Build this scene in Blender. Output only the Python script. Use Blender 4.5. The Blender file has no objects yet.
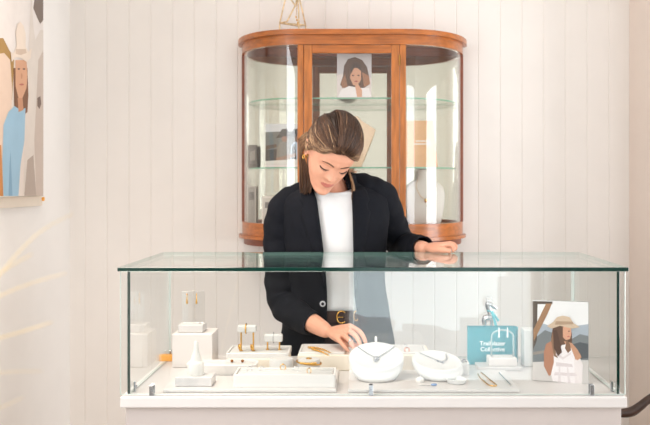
import bpy, bmesh, math, random
import numpy as np
from mathutils import Vector, Matrix, Euler
random.seed(7)
C = bpy.context.scene.collection
PI = math.pi
F = 872.0; CX = 362.0; CY = 185.0; CZ = 1.38      # focal length (px), vanishing point, eye height

# ------------------------------------------------------------------ helpers
def P(px, py, Y):                      # the point at distance Y that is seen at a pixel
    return Vector(((px - CX) * Y / F, Y, CZ - (py - CY) * Y / F))
def G(px, py, z):                      # the point at height z that is seen at a pixel
    Y = F * (CZ - z) / (py - CY)
    return Vector(((px - CX) * Y / F, Y, z))
def lin(c):
    c = c / 255.0
    return c / 12.92 if c <= 0.04045 else ((c + 0.055) / 1.055) ** 2.4
def col(r, g, b): return (lin(r), lin(g), lin(b), 1.0)

MATS = {}
def mat(name, rgb, rough=0.6, metal=0.0, noise=0.0, nscale=20.0, stretch=(1, 1, 1), bump=0.0, coat=0.0, sheen=0.0, spec=0.5, trans=0.0):
    if name in MATS: return MATS[name]
    m = bpy.data.materials.new(name); m.use_nodes = True
    nt = m.node_tree; b = nt.nodes['Principled BSDF']
    base = col(*rgb)
    b.inputs['Base Color'].default_value = base
    b.inputs['Roughness'].default_value = rough
    b.inputs['Metallic'].default_value = metal
    b.inputs['Coat Weight'].default_value = coat
    b.inputs['Sheen Weight'].default_value = sheen
    b.inputs['Specular IOR Level'].default_value = spec
    b.inputs['Transmission Weight'].default_value = trans
    if noise > 0 or bump > 0:
        tc = nt.nodes.new('ShaderNodeTexCoord'); mp = nt.nodes.new('ShaderNodeMapping')
        mp.inputs['Scale'].default_value = stretch
        nz = nt.nodes.new('ShaderNodeTexNoise'); nz.inputs['Scale'].default_value = nscale; nz.inputs['Detail'].default_value = 6
        nt.links.new(tc.outputs['Object'], mp.inputs['Vector']); nt.links.new(mp.outputs['Vector'], nz.inputs['Vector'])
        if noise > 0:
            rp = nt.nodes.new('ShaderNodeValToRGB')
            rp.color_ramp.elements[0].position = 0.3; rp.color_ramp.elements[1].position = 0.7
            rp.color_ramp.elements[0].color = tuple(max(0, x * (1 - noise)) for x in base[:3]) + (1,)
            rp.color_ramp.elements[1].color = tuple(min(1, x * (1 + noise)) for x in base[:3]) + (1,)
            nt.links.new(nz.outputs['Fac'], rp.inputs['Fac']); nt.links.new(rp.outputs['Color'], b.inputs['Base Color'])
        if bump > 0:
            bp = nt.nodes.new('ShaderNodeBump'); bp.inputs['Strength'].default_value = bump; bp.inputs['Distance'].default_value = 0.004
            nt.links.new(nz.outputs['Fac'], bp.inputs['Height']); nt.links.new(bp.outputs['Normal'], b.inputs['Normal'])
    MATS[name] = m; return m

def glass_mat(name, tint, f0=0.04):
    m = bpy.data.materials.new(name); m.use_nodes = True; nt = m.node_tree
    nt.nodes.remove(nt.nodes['Principled BSDF']); out = nt.nodes['Material Output']
    tr = nt.nodes.new('ShaderNodeBsdfTransparent'); tr.inputs['Color'].default_value = tint
    gl = nt.nodes.new('ShaderNodeBsdfGlossy'); gl.inputs['Roughness'].default_value = 0.0; gl.inputs['Color'].default_value = (1, 1, 1, 1)
    lw = nt.nodes.new('ShaderNodeLayerWeight'); lw.inputs['Blend'].default_value = 0.5
    pw = nt.nodes.new('ShaderNodeMath'); pw.operation = 'POWER'; pw.inputs[1].default_value = 5
    mu = nt.nodes.new('ShaderNodeMath'); mu.operation = 'MULTIPLY_ADD'; mu.inputs[1].default_value = 1 - f0; mu.inputs[2].default_value = f0
    mx = nt.nodes.new('ShaderNodeMixShader')
    L = nt.links.new
    L(lw.outputs['Facing'], pw.inputs[0]); L(pw.outputs[0], mu.inputs[0]); L(mu.outputs[0], mx.inputs['Fac'])
    L(tr.outputs[0], mx.inputs[1]); L(gl.outputs[0], mx.inputs[2]); L(mx.outputs[0], out.inputs['Surface'])
    return m

def finish(bm, smooth=False):
    bmesh.ops.recalc_face_normals(bm, faces=bm.faces[:])
    if smooth:
        for f in bm.faces: f.smooth = True

def link(name, me, m, parent=None, local=False):
    if m is not None:
        for x in (m if isinstance(m, (list, tuple)) else [m]): me.materials.append(x)
    o = bpy.data.objects.new(name, me); C.objects.link(o)
    if parent is not None:
        if not local:
            w = parent.location.copy(); q = parent.parent
            while q is not None: w += q.location; q = q.parent
            me.transform(Matrix.Translation(-w))
        o.parent = parent
    return o

def obj(name, bm, m, parent=None, smooth=False, local=False, sharp=None):
    finish(bm, smooth)
    me = bpy.data.meshes.new(name); bm.to_mesh(me); bm.free()
    if sharp is not None: me.set_sharp_from_angle(angle=math.radians(sharp))
    return link(name, me, m, parent, local)

def recenter(o, base):                 # puts a single mesh thing's origin at its base
    o.data.transform(Matrix.Translation(-Vector(base))); o.location = base
    return o

def tag(o, label, cat, group=None, kind=None):
    if label: o['label'] = label
    if cat: o['category'] = cat
    if group: o['group'] = group
    if kind: o['kind'] = kind
    return o
def thing(name, label, cat, loc, group=None):
    o = bpy.data.objects.new(name, None); C.objects.link(o); o.empty_display_size = 0.05
    o.location = loc
    return tag(o, label, cat, group)
def struct(name, bm, m, smooth=False):
    o = obj(name, bm, m, None, smooth); o['kind'] = 'structure'; return o

def box(bm, x0, x1, y0, y1, z0, z1, bev=0.0, seg=2, M=None, mi=0):
    r = bmesh.ops.create_cube(bm, size=1.0); vs = r['verts']
    for v in vs:
        v.co = Vector(((x0 + x1) / 2 + v.co.x * (x1 - x0), (y0 + y1) / 2 + v.co.y * (y1 - y0), (z0 + z1) / 2 + v.co.z * (z1 - z0)))
    fs = list({f for v in vs for f in v.link_faces})
    for f in fs: f.material_index = mi
    if bev > 0:
        es = list({e for v in vs for e in v.link_edges})
        r2 = bmesh.ops.bevel(bm, geom=es, offset=bev, segments=seg, profile=0.5, affect='EDGES')
        vs = list({v for f in r2['faces'] for v in f.verts} | {v for v in vs if v.is_valid})
    if M is not None:
        for v in vs: v.co = M @ v.co
    return vs

def loft(bm, rings, closed=True, cap0=True, cap1=True, mi=0):
    R = [[bm.verts.new(p) for p in r] for r in rings]
    n = len(R[0])
    for a, b in zip(R[:-1], R[1:]):
        for i in range(n if closed else n - 1):
            j = (i + 1) % n
            f = bm.faces.new((a[i], a[j], b[j], b[i])); f.material_index = mi
    if closed:
        if cap0: bm.faces.new(R[0][::-1]).material_index = mi
        if cap1: bm.faces.new(R[-1]).material_index = mi
    return R

def crspline(pts, n):
    pts = [np.array(p, float) for p in pts]
    if len(pts) == 2: return [Vector(pts[0] + (pts[1] - pts[0]) * t) if len(pts[0]) == 3 else pts[0] + (pts[1] - pts[0]) * t for t in np.linspace(0, 1, n + 1)]
    ext = [2 * pts[0] - pts[1]] + pts + [2 * pts[-1] - pts[-2]]
    out = []
    for i in range(1, len(ext) - 2):
        p0, p1, p2, p3 = ext[i - 1:i + 3]
        for k in range(n):
            t = k / n
            out.append(0.5 * ((2 * p1) + (-p0 + p2) * t + (2 * p0 - 5 * p1 + 4 * p2 - p3) * t * t + (-p0 + 3 * p1 - 3 * p2 + p3) * t ** 3))
    out.append(pts[-1]); return out

def tube(bm, pts, r, seg=8, n=0, closed=False, cap=True, flat=None, mi=0, dome=False):
    """tube along pts; r one radius or one per point; n > 0 smooths the path; flat = (axis, factor) squashes sections along an axis"""
    pts = [Vector(p) for p in pts]
    rs = [r] * len(pts) if not isinstance(r, (list, tuple)) else list(r)
    if n:
        q = crspline([list(p) + [w] for p, w in zip(pts, rs)], n)
        pts = [Vector(x[:3]) for x in q]; rs = [max(float(x[3]), 1e-5) for x in q]
    if dome:
        d0 = (pts[0] - pts[1]).normalized(); d1 = (pts[-1] - pts[-2]).normalized()
        a, ra, b, rb = pts[0], rs[0], pts[-1], rs[-1]
        pre = [(a + d0 * ra * s, ra * c) for s, c in ((.97, .2), (.8, .6), (.45, .89))]
        post = [(b + d1 * rb * s, rb * c) for s, c in ((.45, .89), (.8, .6), (.97, .2))]
        pts = [p for p, _ in pre] + pts + [p for p, _ in post]; rs = [w for _, w in pre] + rs + [w for _, w in post]
    N = len(pts); rings = []; up = None
    for i, p in enumerate(pts):
        if closed: t = (pts[(i + 1) % N] - pts[i - 1])
        else: t = pts[min(i + 1, N - 1)] - pts[max(i - 1, 0)]
        if t.length < 1e-9: t = Vector((0, 0, 1))
        t.normalize()
        if up is None:
            up = Vector((0, 0, 1)) if abs(t.z) < 0.9 else Vector((0, 1, 0))
        u = up - t * up.dot(t)
        if u.length < 1e-6: u = Vector((1, 0, 0)) - t * t.x
        u.normalize(); up = u; w = t.cross(u)
        ring = []
        for k in range(seg):
            a = 2 * PI * k / seg
            d = (u * math.cos(a) + w * math.sin(a)) * rs[i]
            if flat: d = d - Vector(flat[0]) * d.dot(Vector(flat[0])) * (1 - flat[1])
            ring.append(p + d)
        rings.append(ring)
    if closed: rings.append(rings[0])
    if closed:
        R = [[bm.verts.new(p) for p in r_] for r_ in rings[:-1]]; R.append(R[0])
        for a, b in zip(R[:-1], R[1:]):
            for i in range(seg):
                j = (i + 1) % seg; bm.faces.new((a[i], a[j], b[j], b[i])).material_index = mi
    else: loft(bm, rings, True, cap, cap, mi)

def lathe(bm, prof, c, seg=32, M=None, mi=0):
    c = Vector(c); rings = []
    for r, z in prof:
        ring = []
        for k in range(seg):
            a = 2 * PI * k / seg
            v = Vector((math.cos(a) * max(r, 1e-5), math.sin(a) * max(r, 1e-5), z))
            ring.append((M @ v if M is not None else v) + c)
        rings.append(ring)
    loft(bm, rings, True, True, True, mi)

def ball(bm, c, r, sc=(1, 1, 1), u=16, v=10, mi=0):
    r_ = bmesh.ops.create_uvsphere(bm, u_segments=u, v_segments=v, radius=r)
    for x in r_['verts']:
        x.co = Vector((x.co.x * sc[0], x.co.y * sc[1], x.co.z * sc[2])) + Vector(c)
        for f in x.link_faces: f.material_index = mi
def ring_path(c, rx, ry, n=24, nrm=(0, 0, 1), rot=0.0):
    c = Vector(c); q = Vector((0, 0, 1)).rotation_difference(Vector(nrm).normalized())
    return [c + q @ Vector((rx * math.cos(2 * PI * i / n + rot), ry * math.sin(2 * PI * i / n + rot), 0)) for i in range(n)]
def prism(bm, poly, d, mi=0):          # polygon extruded by the vector d
    d = Vector(d); a = [bm.verts.new(Vector(p)) for p in poly]; b = [bm.verts.new(Vector(p) + d) for p in poly]
    n = len(a)
    bm.faces.new(a[::-1]).material_index = mi; bm.faces.new(b).material_index = mi
    for i in range(n):
        bm.faces.new((a[i], a[(i + 1) % n], b[(i + 1) % n], b[i])).material_index = mi
def text_mesh(body, size, M, spacing=1.0):
    cu = bpy.data.curves.new('lettering', 'FONT'); cu.body = body; cu.size = size; cu.align_x = 'CENTER'; cu.align_y = 'CENTER'
    cu.space_line = spacing; cu.extrude = 0.0004; cu.offset = .0004; cu.resolution_u = 3
    t = bpy.data.objects.new('lettering', cu); C.objects.link(t)
    dg = bpy.context.evaluated_depsgraph_get(); me = bpy.data.meshes.new_from_object(t.evaluated_get(dg))
    bpy.data.objects.remove(t); me.transform(M); return me

# ------------------------------------------------------------------ materials
M_board = mat('painted_boards', (234, 228, 222), 0.55, noise=0.015, nscale=6)
M_wall = mat('painted_plaster', (240, 237, 233), 0.7, noise=0.012, nscale=8, bump=0.03)
M_wall_side = mat('painted_plaster_peach', (230, 216, 205), 0.7, noise=0.012, nscale=8, bump=0.03)
M_ceil = mat('ceiling_paint', (222, 221, 219), 0.8, noise=0.01)
M_floor = mat('timber_floor', (172, 164, 156), 0.5, noise=0.15, nscale=6, stretch=(8, 0.6, 1))
M_wood = mat('honey_timber', (176, 103, 42), 0.32, noise=0.28, nscale=9, stretch=(9, 9, 1.1), coat=0.25)
M_woodh = mat('honey_timber_rail', (168, 95, 38), 0.32, noise=0.28, nscale=9, stretch=(1.2, 4, 9), coat=0.25)
M_wood_dark = mat('red_brown_timber', (124, 60, 30), 0.4, noise=0.2, nscale=9, stretch=(1.2, 4, 9))
M_white = mat('white_lacquer', (226, 222, 218), 0.35, noise=0.01)
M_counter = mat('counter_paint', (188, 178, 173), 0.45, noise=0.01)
M_top = mat('countertop_white', (208, 203, 200), 0.3, noise=0.01)
M_cream = mat('cream_board', (240, 229, 212), 0.6, noise=0.02)
M_leather = mat('white_leatherette', (206, 203, 199), 0.5, noise=0.01, bump=0.05, nscale=120)
M_marble = mat('pale_marble', (204, 200, 198), 0.3, noise=0.08, nscale=25)
M_gold = mat('polished_gold', (222, 176, 98), 0.25, 1.0, noise=0.04)
M_silver = mat('polished_silver', (205, 206, 208), 0.22, 1.0, noise=0.04)
M_chrome = mat('chrome', (190, 192, 195), 0.15, 1.0, noise=0.03)
M_bust = mat('white_bust', (216, 212, 206), 0.55, noise=0.01)
M_bust_cream = mat('linen_bust', (232, 205, 175), 0.75, noise=0.05, nscale=80)
M_tan = mat('tan_card', (226, 178, 130), 0.7, noise=0.05, nscale=30)
M_teal = mat('teal_paper', (68, 154, 166), 0.55, noise=0.02)
M_teal_d = mat('turquoise_ribbon', (95, 195, 205), 0.4, noise=0.05)
M_amber = mat('amber_timber', (235, 165, 70), 0.5, noise=0.12, nscale=30)
M_lettering = mat('white_lettering', (245, 248, 248), 0.5, noise=0.01)
M_stone = mat('blue_stone', (120, 150, 190), 0.2, noise=0.1)
M_brown = mat('dark_brown_timber', (62, 40, 28), 0.4, noise=0.35, nscale=12, stretch=(2, 8, 8))
M_straw = mat('dried_straw', (226, 200, 150), 0.8, noise=0.12)
M_clay = mat('stoneware', (205, 190, 175), 0.7, noise=0.06)
M_navy = mat('navy_wool', (14, 16, 23), 0.85, noise=0.18, nscale=60, bump=0.15, spec=0.2)
M_tee = mat('white_jersey', (222, 222, 222), 0.85, noise=0.02, nscale=20, bump=0.1)
M_trouser = mat('dark_brown_cloth', (48, 36, 36), 0.8, noise=0.1)
M_belt = mat('brown_leather', (60, 40, 36), 0.45, noise=0.15)
M_skin = mat('skin', (214, 156, 129), 0.5, noise=0.05, nscale=30, spec=0.4)
M_lip = mat('lip', (190, 112, 98), 0.4, noise=0.05)
M_brow = mat('brow_hair', (110, 78, 58), 0.8, noise=0.1)
M_lash = mat('lash_hair', (52, 36, 30), 0.7, noise=0.1)
M_shoe = mat('black_leather', (25, 24, 25), 0.35, noise=0.1)
M_mirror = mat('silvered_mirror', (214, 214, 204), 0.02, 1.0, noise=0.01)
M_hinge = mat('brass', (150, 110, 60), 0.35, 1.0, noise=0.1)
M_glass = glass_mat('clear_glass', (0.980, 0.990, 0.986, 1))
M_cabglass = glass_mat('old_cabinet_glass', (0.98, 0.985, 0.975, 1))
M_acrylic = glass_mat('clear_acrylic', (0.985, 0.99, 0.99, 1), 0.05)
M_edge = mat('green_glass_edge', (5, 46, 38), 0.12, noise=0.1, nscale=6)
M_shelfedge = mat('pale_green_glass_edge', (120, 170, 145), 0.15, noise=0.05)

# ------------------------------------------------------------------ the room
XL, XR, YB, YF, ZC = -1.34, 1.226, 4.0, -1.2, 2.8
XW = 2.6; YJ = 3.6
bm = bmesh.new(); box(bm, XL - .1, XW + .1, YF - .1, YB + .1, -.1, 0); struct('floor', bm, M_floor)
bm = bmesh.new(); box(bm, XL - .1, XW + .1, YF - .1, YB + .1, ZC, ZC + .1); struct('ceiling', bm, M_ceil)
# back wall of vertical boards with V grooves
bm = bmesh.new(); xs = []
sp = .1001; g0 = .532
k = math.ceil((XL - g0) / sp); xs = [(XL, 0)]
while g0 + k * sp < XR:
    g = g0 + k * sp
    if g - .004 > XL + .004: xs += [(g - .0032, 0), (g - .001, .0026), (g + .001, .0026), (g + .0032, 0)]
    k += 1
xs += [(XR, 0)]
fr = [bm.verts.new((x, YB + d, 0)) for x, d in xs]; to = [bm.verts.new((x, YB + d, ZC)) for x, d in xs]
bk = [bm.verts.new((x, YB + .1, z)) for x in (XL, XR) for z in (0, ZC)]
for i in range(len(xs) - 1): bm.faces.new((fr[i], fr[i + 1], to[i + 1], to[i]))
bm.faces.new((bk[0], bk[1], bk[3], bk[2]))
struct('wall_back', bm, M_board)
LY0, LY1, LZ0, LZ1 = .1, 2.0, 1.1, 2.35
bm = bmesh.new()
for a in ((YF - .1, LY0, 0, ZC), (LY1, YB + .1, 0, ZC), (LY0, LY1, 0, LZ0), (LY0, LY1, LZ1, ZC)): box(bm, XL - .1, XL, a[0], a[1], a[2], a[3])
struct('wall_left', bm, M_wall)
bm = bmesh.new()
for a in ((LY0, LY1, LZ0, LZ0 + .04), (LY0, LY1, LZ1 - .04, LZ1), (LY0, LY0 + .04, LZ0 + .04, LZ1 - .04), (LY1 - .04, LY1, LZ0 + .04, LZ1 - .04)): box(bm, XL - .09, XL - .03, a[0], a[1], a[2], a[3])
struct('added_window_frame', bm, M_white)  # unseen opening and frame, added to hold the left fill light
bm = bmesh.new(); box(bm, XR, XR + .1, YJ, YB + .1, 0, ZC); box(bm, XR + .1, XW, YJ, YJ + .1, 0, ZC); struct('wall_right', bm, M_wall_side)
SY0, SY1, SZ0, SZ1 = 1.9, 3.2, .3, 2.1
bm = bmesh.new()
for a in ((YF - .1, SY0, 0, ZC), (SY1, YJ + .1, 0, ZC), (SY0, SY1, 0, SZ0), (SY0, SY1, SZ1, ZC)): box(bm, XW, XW + .1, a[0], a[1], a[2], a[3])
struct('wall_right_front', bm, M_wall)
bm = bmesh.new()
for a in ((SY0, SY1, SZ0, SZ0 + .04), (SY0, SY1, SZ1 - .04, SZ1), (SY0, SY0 + .04, SZ0 + .04, SZ1 - .04), (SY1 - .04, SY1, SZ0 + .04, SZ1 - .04)): box(bm, XW + .03, XW + .09, a[0], a[1], a[2], a[3])
struct('window_3', bm, M_white)
# street wall behind the camera, with a shop window and a glazed door
WX0, WX1, WZ0, WZ1 = 1.3, 2.5, .95, 2.4
DX0, DX1, DZ1 = -.12, 1.2, .86
bm = bmesh.new()
for a in ((XL - .1, WX0, .92, ZC), (WX0, WX1, .92, WZ0), (WX0, WX1, WZ1, ZC), (WX1, XW + .1, .92, ZC)):
    box(bm, a[0], a[1], YF - .1, YF, a[2], a[3])
struct('wall_front', bm, M_wall)
bm = bmesh.new()
for a in ((XL - .1, DX0, 0, .92), (DX0, DX1, DZ1, .92), (DX1, XW + .1, 0, .92)): box(bm, a[0], a[1], YF - .1, YF, a[2], a[3])
struct('trim_1', bm, mat('charcoal_paint', (70, 68, 66), .7, noise=.02))
bm = bmesh.new()
for a in ((WX0, WX1, WZ0, WZ0 + .04), (WX0, WX1, WZ1 - .04, WZ1), (WX0, WX0 + .04, WZ0 + .04, WZ1 - .04), (WX1 - .04, WX1, WZ0 + .04, WZ1 - .04)):
    box(bm, a[0], a[1], YF - .09, YF - .03, a[2], a[3])
struct('window_1', bm, M_white)
bm = bmesh.new()
for a in ((DX0, DX1, DZ1 - .04, DZ1), (DX0, DX0 + .04, 0, DZ1 - .04), (DX1 - .04, DX1, 0, DZ1 - .04)):
    box(bm, a[0], a[1], YF - .09, YF - .03, a[2], a[3])
struct('window_2', bm, M_white)

# ------------------------------------------------------------------ shop counter
CT = .795
t = thing('shop_counter', 'long white counter with overhanging top under the glass case', 'counter', (.032, 2.7, 0))
bm = bmesh.new(); box(bm, -.657, .72, 2.42, 2.975, 0, CT - .03, .003); obj('counter_body', bm, M_counter, t)
bm = bmesh.new(); box(bm, -.668, .732, 2.405, 2.985, CT - .03, CT, .003); obj('countertop', bm, M_top, t)

# ------------------------------------------------------------------ glass case
gc = thing('glass_display_case', 'large green-edged glass display case on the white counter', 'display case', (.032, 2.7, CT))
def pane(name, x0, x1, y0, y1, z0, z1, thin, parent, glass=M_glass, edge=M_edge, back=None):
    bm = bmesh.new(); box(bm, x0, x1, y0, y1, z0, z1, .0012, 1)
    finish(bm)
    for f in bm.faces:
        n = f.normal; f.material_index = 0 if abs(n[thin]) > .9 else (2 if back and n.y > -.5 else 1)
    return obj(name, bm, [glass, edge] + ([back] if back else []), parent)
M_edge2 = mat('pale_glass_edge', (205, 214, 208), 0.2, noise=.02)
pane('top_pane', -.677, .738, 2.412, 2.967, 1.141, 1.152, 2, gc, back=mat('green_glass_edge_rear', (120, 160, 150), 0.15, noise=.05))
fp = pane('front_pane', -.673, .733, 2.424, 2.432, CT + .001, 1.1405, 1, gc, M_glass, M_edge2)
pane('side_pane', -.655, -.647, 2.433, 2.955, CT + .001, 1.1405, 0, gc, back=M_edge2)
pane('side_pane', .711, .719, 2.433, 2.955, CT + .001, 1.1405, 0, gc, back=M_edge2)
pane('sliding_back_pane', -.03, .708, 2.945, 2.951, CT + .001, 1.1405, 1, gc, M_glass, M_edge2)
def clip(x, y, rot):
    bm = bmesh.new(); M = Matrix.Translation((x, y, CT)) @ Matrix.Rotation(rot, 4, 'Z')
    box(bm, -.006, .006, -.011, -.0055, .0005, .030, .001, 1, M)
    box(bm, -.006, .006, .0055, .011, .0005, .030, .001, 1, M)
    box(bm, -.006, .006, -.0056, .0056, .0005, .0009, 0, 1, M)
    c = Vector((0, -.011, .014))
    tube(bm, [M @ c, M @ (c + Vector((0, -.004, 0)))], .004, 10)
    obj('glass_clip', bm, M_chrome, gc)
for px in (151.5, 371, 592): clip((px - CX) * 2.42 / F, 2.428, 0)
for x in (-.651, .715):
    for y in (2.47, 2.93): clip(x, y, PI / 2)

# ------------------------------------------------------------------ bow-fronted wall cabinet
cb = thing('curio_cabinet', 'bow fronted honey timber display cabinet hung on the boarded wall', 'cabinet', (-.045, 3.97, 1.12))
KX, KC, KW, KF, KB = -.043, .2225, .497, 3.64, 3.985
def plan(o, n=14, back=KB, z=0.0):
    """outline of the cabinet from its left end round the front to its right end; o pushes it outwards"""
    c, w, f = KC, KW + o, KF - o; pts = []
    for i in range(n + 1):
        a = PI / 2 * (1 - i / n); pts.append((KX - c - (w - c) * math.sin(a), f + (back - f) * (1 - math.cos(a))))
    for i in range(n + 1):
        a = PI / 2 * i / n; pts.append((KX + c + (w - c) * math.sin(a), f + (back - f) * (1 - math.cos(a))))
    return [Vector((x, y, z)) for x, y in pts]
def slab(bm, o, z0, z1, bev=0):
    p = plan(o); q = [v + Vector((0, 0, z0)) for v in p]; prism(bm, q, (0, 0, z1 - z0))
    if bev: bmesh.ops.bevel(bm, geom=[e for e in bm.edges if abs(e.verts[0].co.z - e.verts[1].co.z) < 1e-6], offset=bev, segments=3, affect='EDGES', profile=.5)
def band(bm, o1, o2, z0, z1, i0=0, i1=None):
    a, b = plan(o1), plan(o2); i1 = len(a) if i1 is None else i1
    a, b = a[i0:i1], b[i0:i1]
    rings = [[p + Vector((0, 0, z0)), p + Vector((0, 0, z1)), q + Vector((0, 0, z1)), q + Vector((0, 0, z0))] for p, q in zip(a, b)]
    loft(bm, rings)
ZT, ZB0 = 2.028, 1.118
bm = bmesh.new(); slab(bm, .022, ZT - .021, ZT, .007); obj('crown_board', bm, M_woodh, cb, sharp=40)
bm = bmesh.new(); band(bm, .004, -.016, 1.966, ZT - .021); obj('frieze', bm, M_woodh, cb, True, sharp=40)
bm = bmesh.new(); slab(bm, -.018, 1.190, 1.202); obj('cabinet_floor', bm, M_wood, cb)
bm = bmesh.new(); band(bm, .004, -.016, 1.160, 1.216); obj('base_rail', bm, M_woodh, cb, True, sharp=40)
bm = bmesh.new(); slab(bm, .018, 1.146, 1.160, .005); obj('base_moulding', bm, M_woodh, cb, sharp=40)
bm = bmesh.new(); slab(bm, -.004, ZB0, 1.146); obj('plinth', bm, M_wood_dark, cb, sharp=40)
bm = bmesh.new(); box(bm, KX - KW + .01, KX + KW - .01, 3.972, 3.984, 1.203, 1.965); obj('mirror_back', bm, M_mirror, cb)
bm = bmesh.new(); box(bm, KX - KW, KX + KW, 3.986, 3.999, 1.12, 2.02); obj('back_board', bm, M_wood_dark, cb)
for s in (-1, 1):
    bm = bmesh.new(); x = KX + s * (KW - .004); box(bm, x - .008, x + .008, 3.945, 3.985, 1.216, 1.966, .002); obj('end_stile', bm, M_wood_dark, cb)
    bm = bmesh.new(); xa = KX + s * KC
    xa, xb = (KX - KC - .004, KX - KC + .022) if s < 0 else (KX + KC - .022, KX + KC + .004)
    box(bm, xa, xb, KF - .002, KF + .022, 1.216, 1.966, .003); obj('front_post', bm, M_wood, cb)
    bm = bmesh.new(); n = 14
    i0, i1 = (0, n + 1) if s < 0 else (n + 1, 2 * n + 2)
    band(bm, -.004, -.007, 1.2165, 1.9655, i0, i1); obj('curved_glass', bm, M_cabglass, cb, True, sharp=40)
# door
dx0, dx1 = KX - KC + .0235, KX + KC - .0235
dr = bpy.data.objects.new('cabinet_door', None); C.objects.link(dr); dr.parent = cb
bm = bmesh.new(); y0, y1 = KF - .006, KF + .018
for xx in (dx0, dx1 - .034):
    bm = bmesh.new(); box(bm, xx, xx + .034, y0, y1, 1.218, 1.964, .003); obj('door_stile', bm, M_wood, dr)
for za, zb_ in ((1.930, 1.964), (1.218, 1.255)):
    bm = bmesh.new(); box(bm, dx0 + .034, dx1 - .034, y0, y1, za, zb_, .003); obj('door_rail', bm, M_woodh, dr)
bm = bmesh.new(); box(bm, dx0 + .034, dx1 - .034, KF + .004, KF + .007, 1.255, 1.930); obj('door_glass', bm, M_cabglass, dr)
for z in (1.90, 1.30):
    bm = bmesh.new(); tube(bm, [(dx1 + .001, y0 - .002, z - .022), (dx1 + .001, y0 - .002, z + .022)], .004, 8); obj('hinge', bm, M_hinge, dr)
bm = bmesh.new(); ball(bm, (dx0 + .016, y0 - .012, 1.5), .009); tube(bm, [(dx0 + .016, y0, 1.5), (dx0 + .016, y0 - .012, 1.5)], .004); obj('door_knob', bm, M_hinge, dr, True)
SH1, SH2 = 1.748, 1.456
for z in (SH1, SH2):
    bm = bmesh.new(); p = [v + Vector((0, 0, z - .006)) for v in plan(-.028, back=3.968)]
    prism(bm, p, (0, 0, .006)); finish(bm)
    for f in bm.faces: f.material_index = 0 if abs(f.normal.z) > .9 else 1
    obj('glass_shelf', bm, [M_cabglass, M_shelfedge], cb)

# ------------------------------------------------------------------ flat prints
def hit(px, py, p0, n):                # where the sight line of a pixel meets a print's surface
    d = Vector(((px - CX) / F, 1, -(py - CY) / F)); o = Vector((0, 0, CZ)); n = Vector(n)
    return o + d * ((Vector(p0) - o).dot(n) / d.dot(n))
def ell(cx, cy, rx, ry, n=20, rot=0):
    return [(cx + rx * math.cos(a) * math.cos(rot) - ry * math.sin(a) * math.sin(rot), cy + rx * math.cos(a) * math.sin(rot) + ry * math.sin(a) * math.cos(rot)) for a in [2 * PI * i / n for i in range(n)]]
def picture(name, shapes, p0, n, parent, quad=None, prefix=''):
    """coloured areas of a printed picture, laid one over the other on its surface"""
    bm = bmesh.new(); ms = []; n = Vector(n).normalized()
    for k, (poly, rgb) in enumerate(shapes):
        key = 'ink_%d_%d_%d' % rgb; m = mat(key, rgb, 0.5, noise=0.03)
        if m not in ms: ms.append(m)
        off = n * (.0004 + .00012 * k)
        vs = [bm.verts.new(hit(x, y, p0, n) + off) for x, y in poly]
        f = bm.faces.new(vs); f.normal_update(); f.material_index = ms.index(m)
        if f.normal.dot(n) < 0: f.normal_flip()
        bmesh.ops.triangulate(bm, faces=[f])
    me = bpy.data.meshes.new(name); bm.to_mesh(me); bm.free()
    return link(name, me, ms, parent)

# large canvas on the left wall
pl = XL + .026
def LW(px, py): return hit(px, py, (pl, 0, 0), (1, 0, 0))
a = LW(43, 100)
cv = thing('wall_picture', 'large photo print of a person in a cream hat with a horse, on left wall', 'picture', (XL, 3.3, 1.33))
zb = LW(43, 196).z; ya = a.y
bm = bmesh.new(); box(bm, XL + .001, pl, 2.75, ya, zb, zb + 1.1, .002); obj('canvas', bm, mat('canvas_white', (236, 226, 214), .7, noise=.02), cv)
zf = zb
bm = bmesh.new(); box(bm, XL + .001, XL + .012, 2.72, ya + .03, zb - .04, zb - .001); box(bm, XL + .001, XL + .012, ya + .001, ya + .03, zb - .0005, zb + 1.1)
obj('frame', bm, mat('frame_cream', (236, 224, 208), .6, noise=.02), cv)
bm = bmesh.new(); q = LW(46, 198); box(bm, XL + .012, XL + .02, q.y - .012, q.y + .004, q.z - .012, q.z + .004, .002); obj('corner_pin', bm, M_amber, cv)
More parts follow.
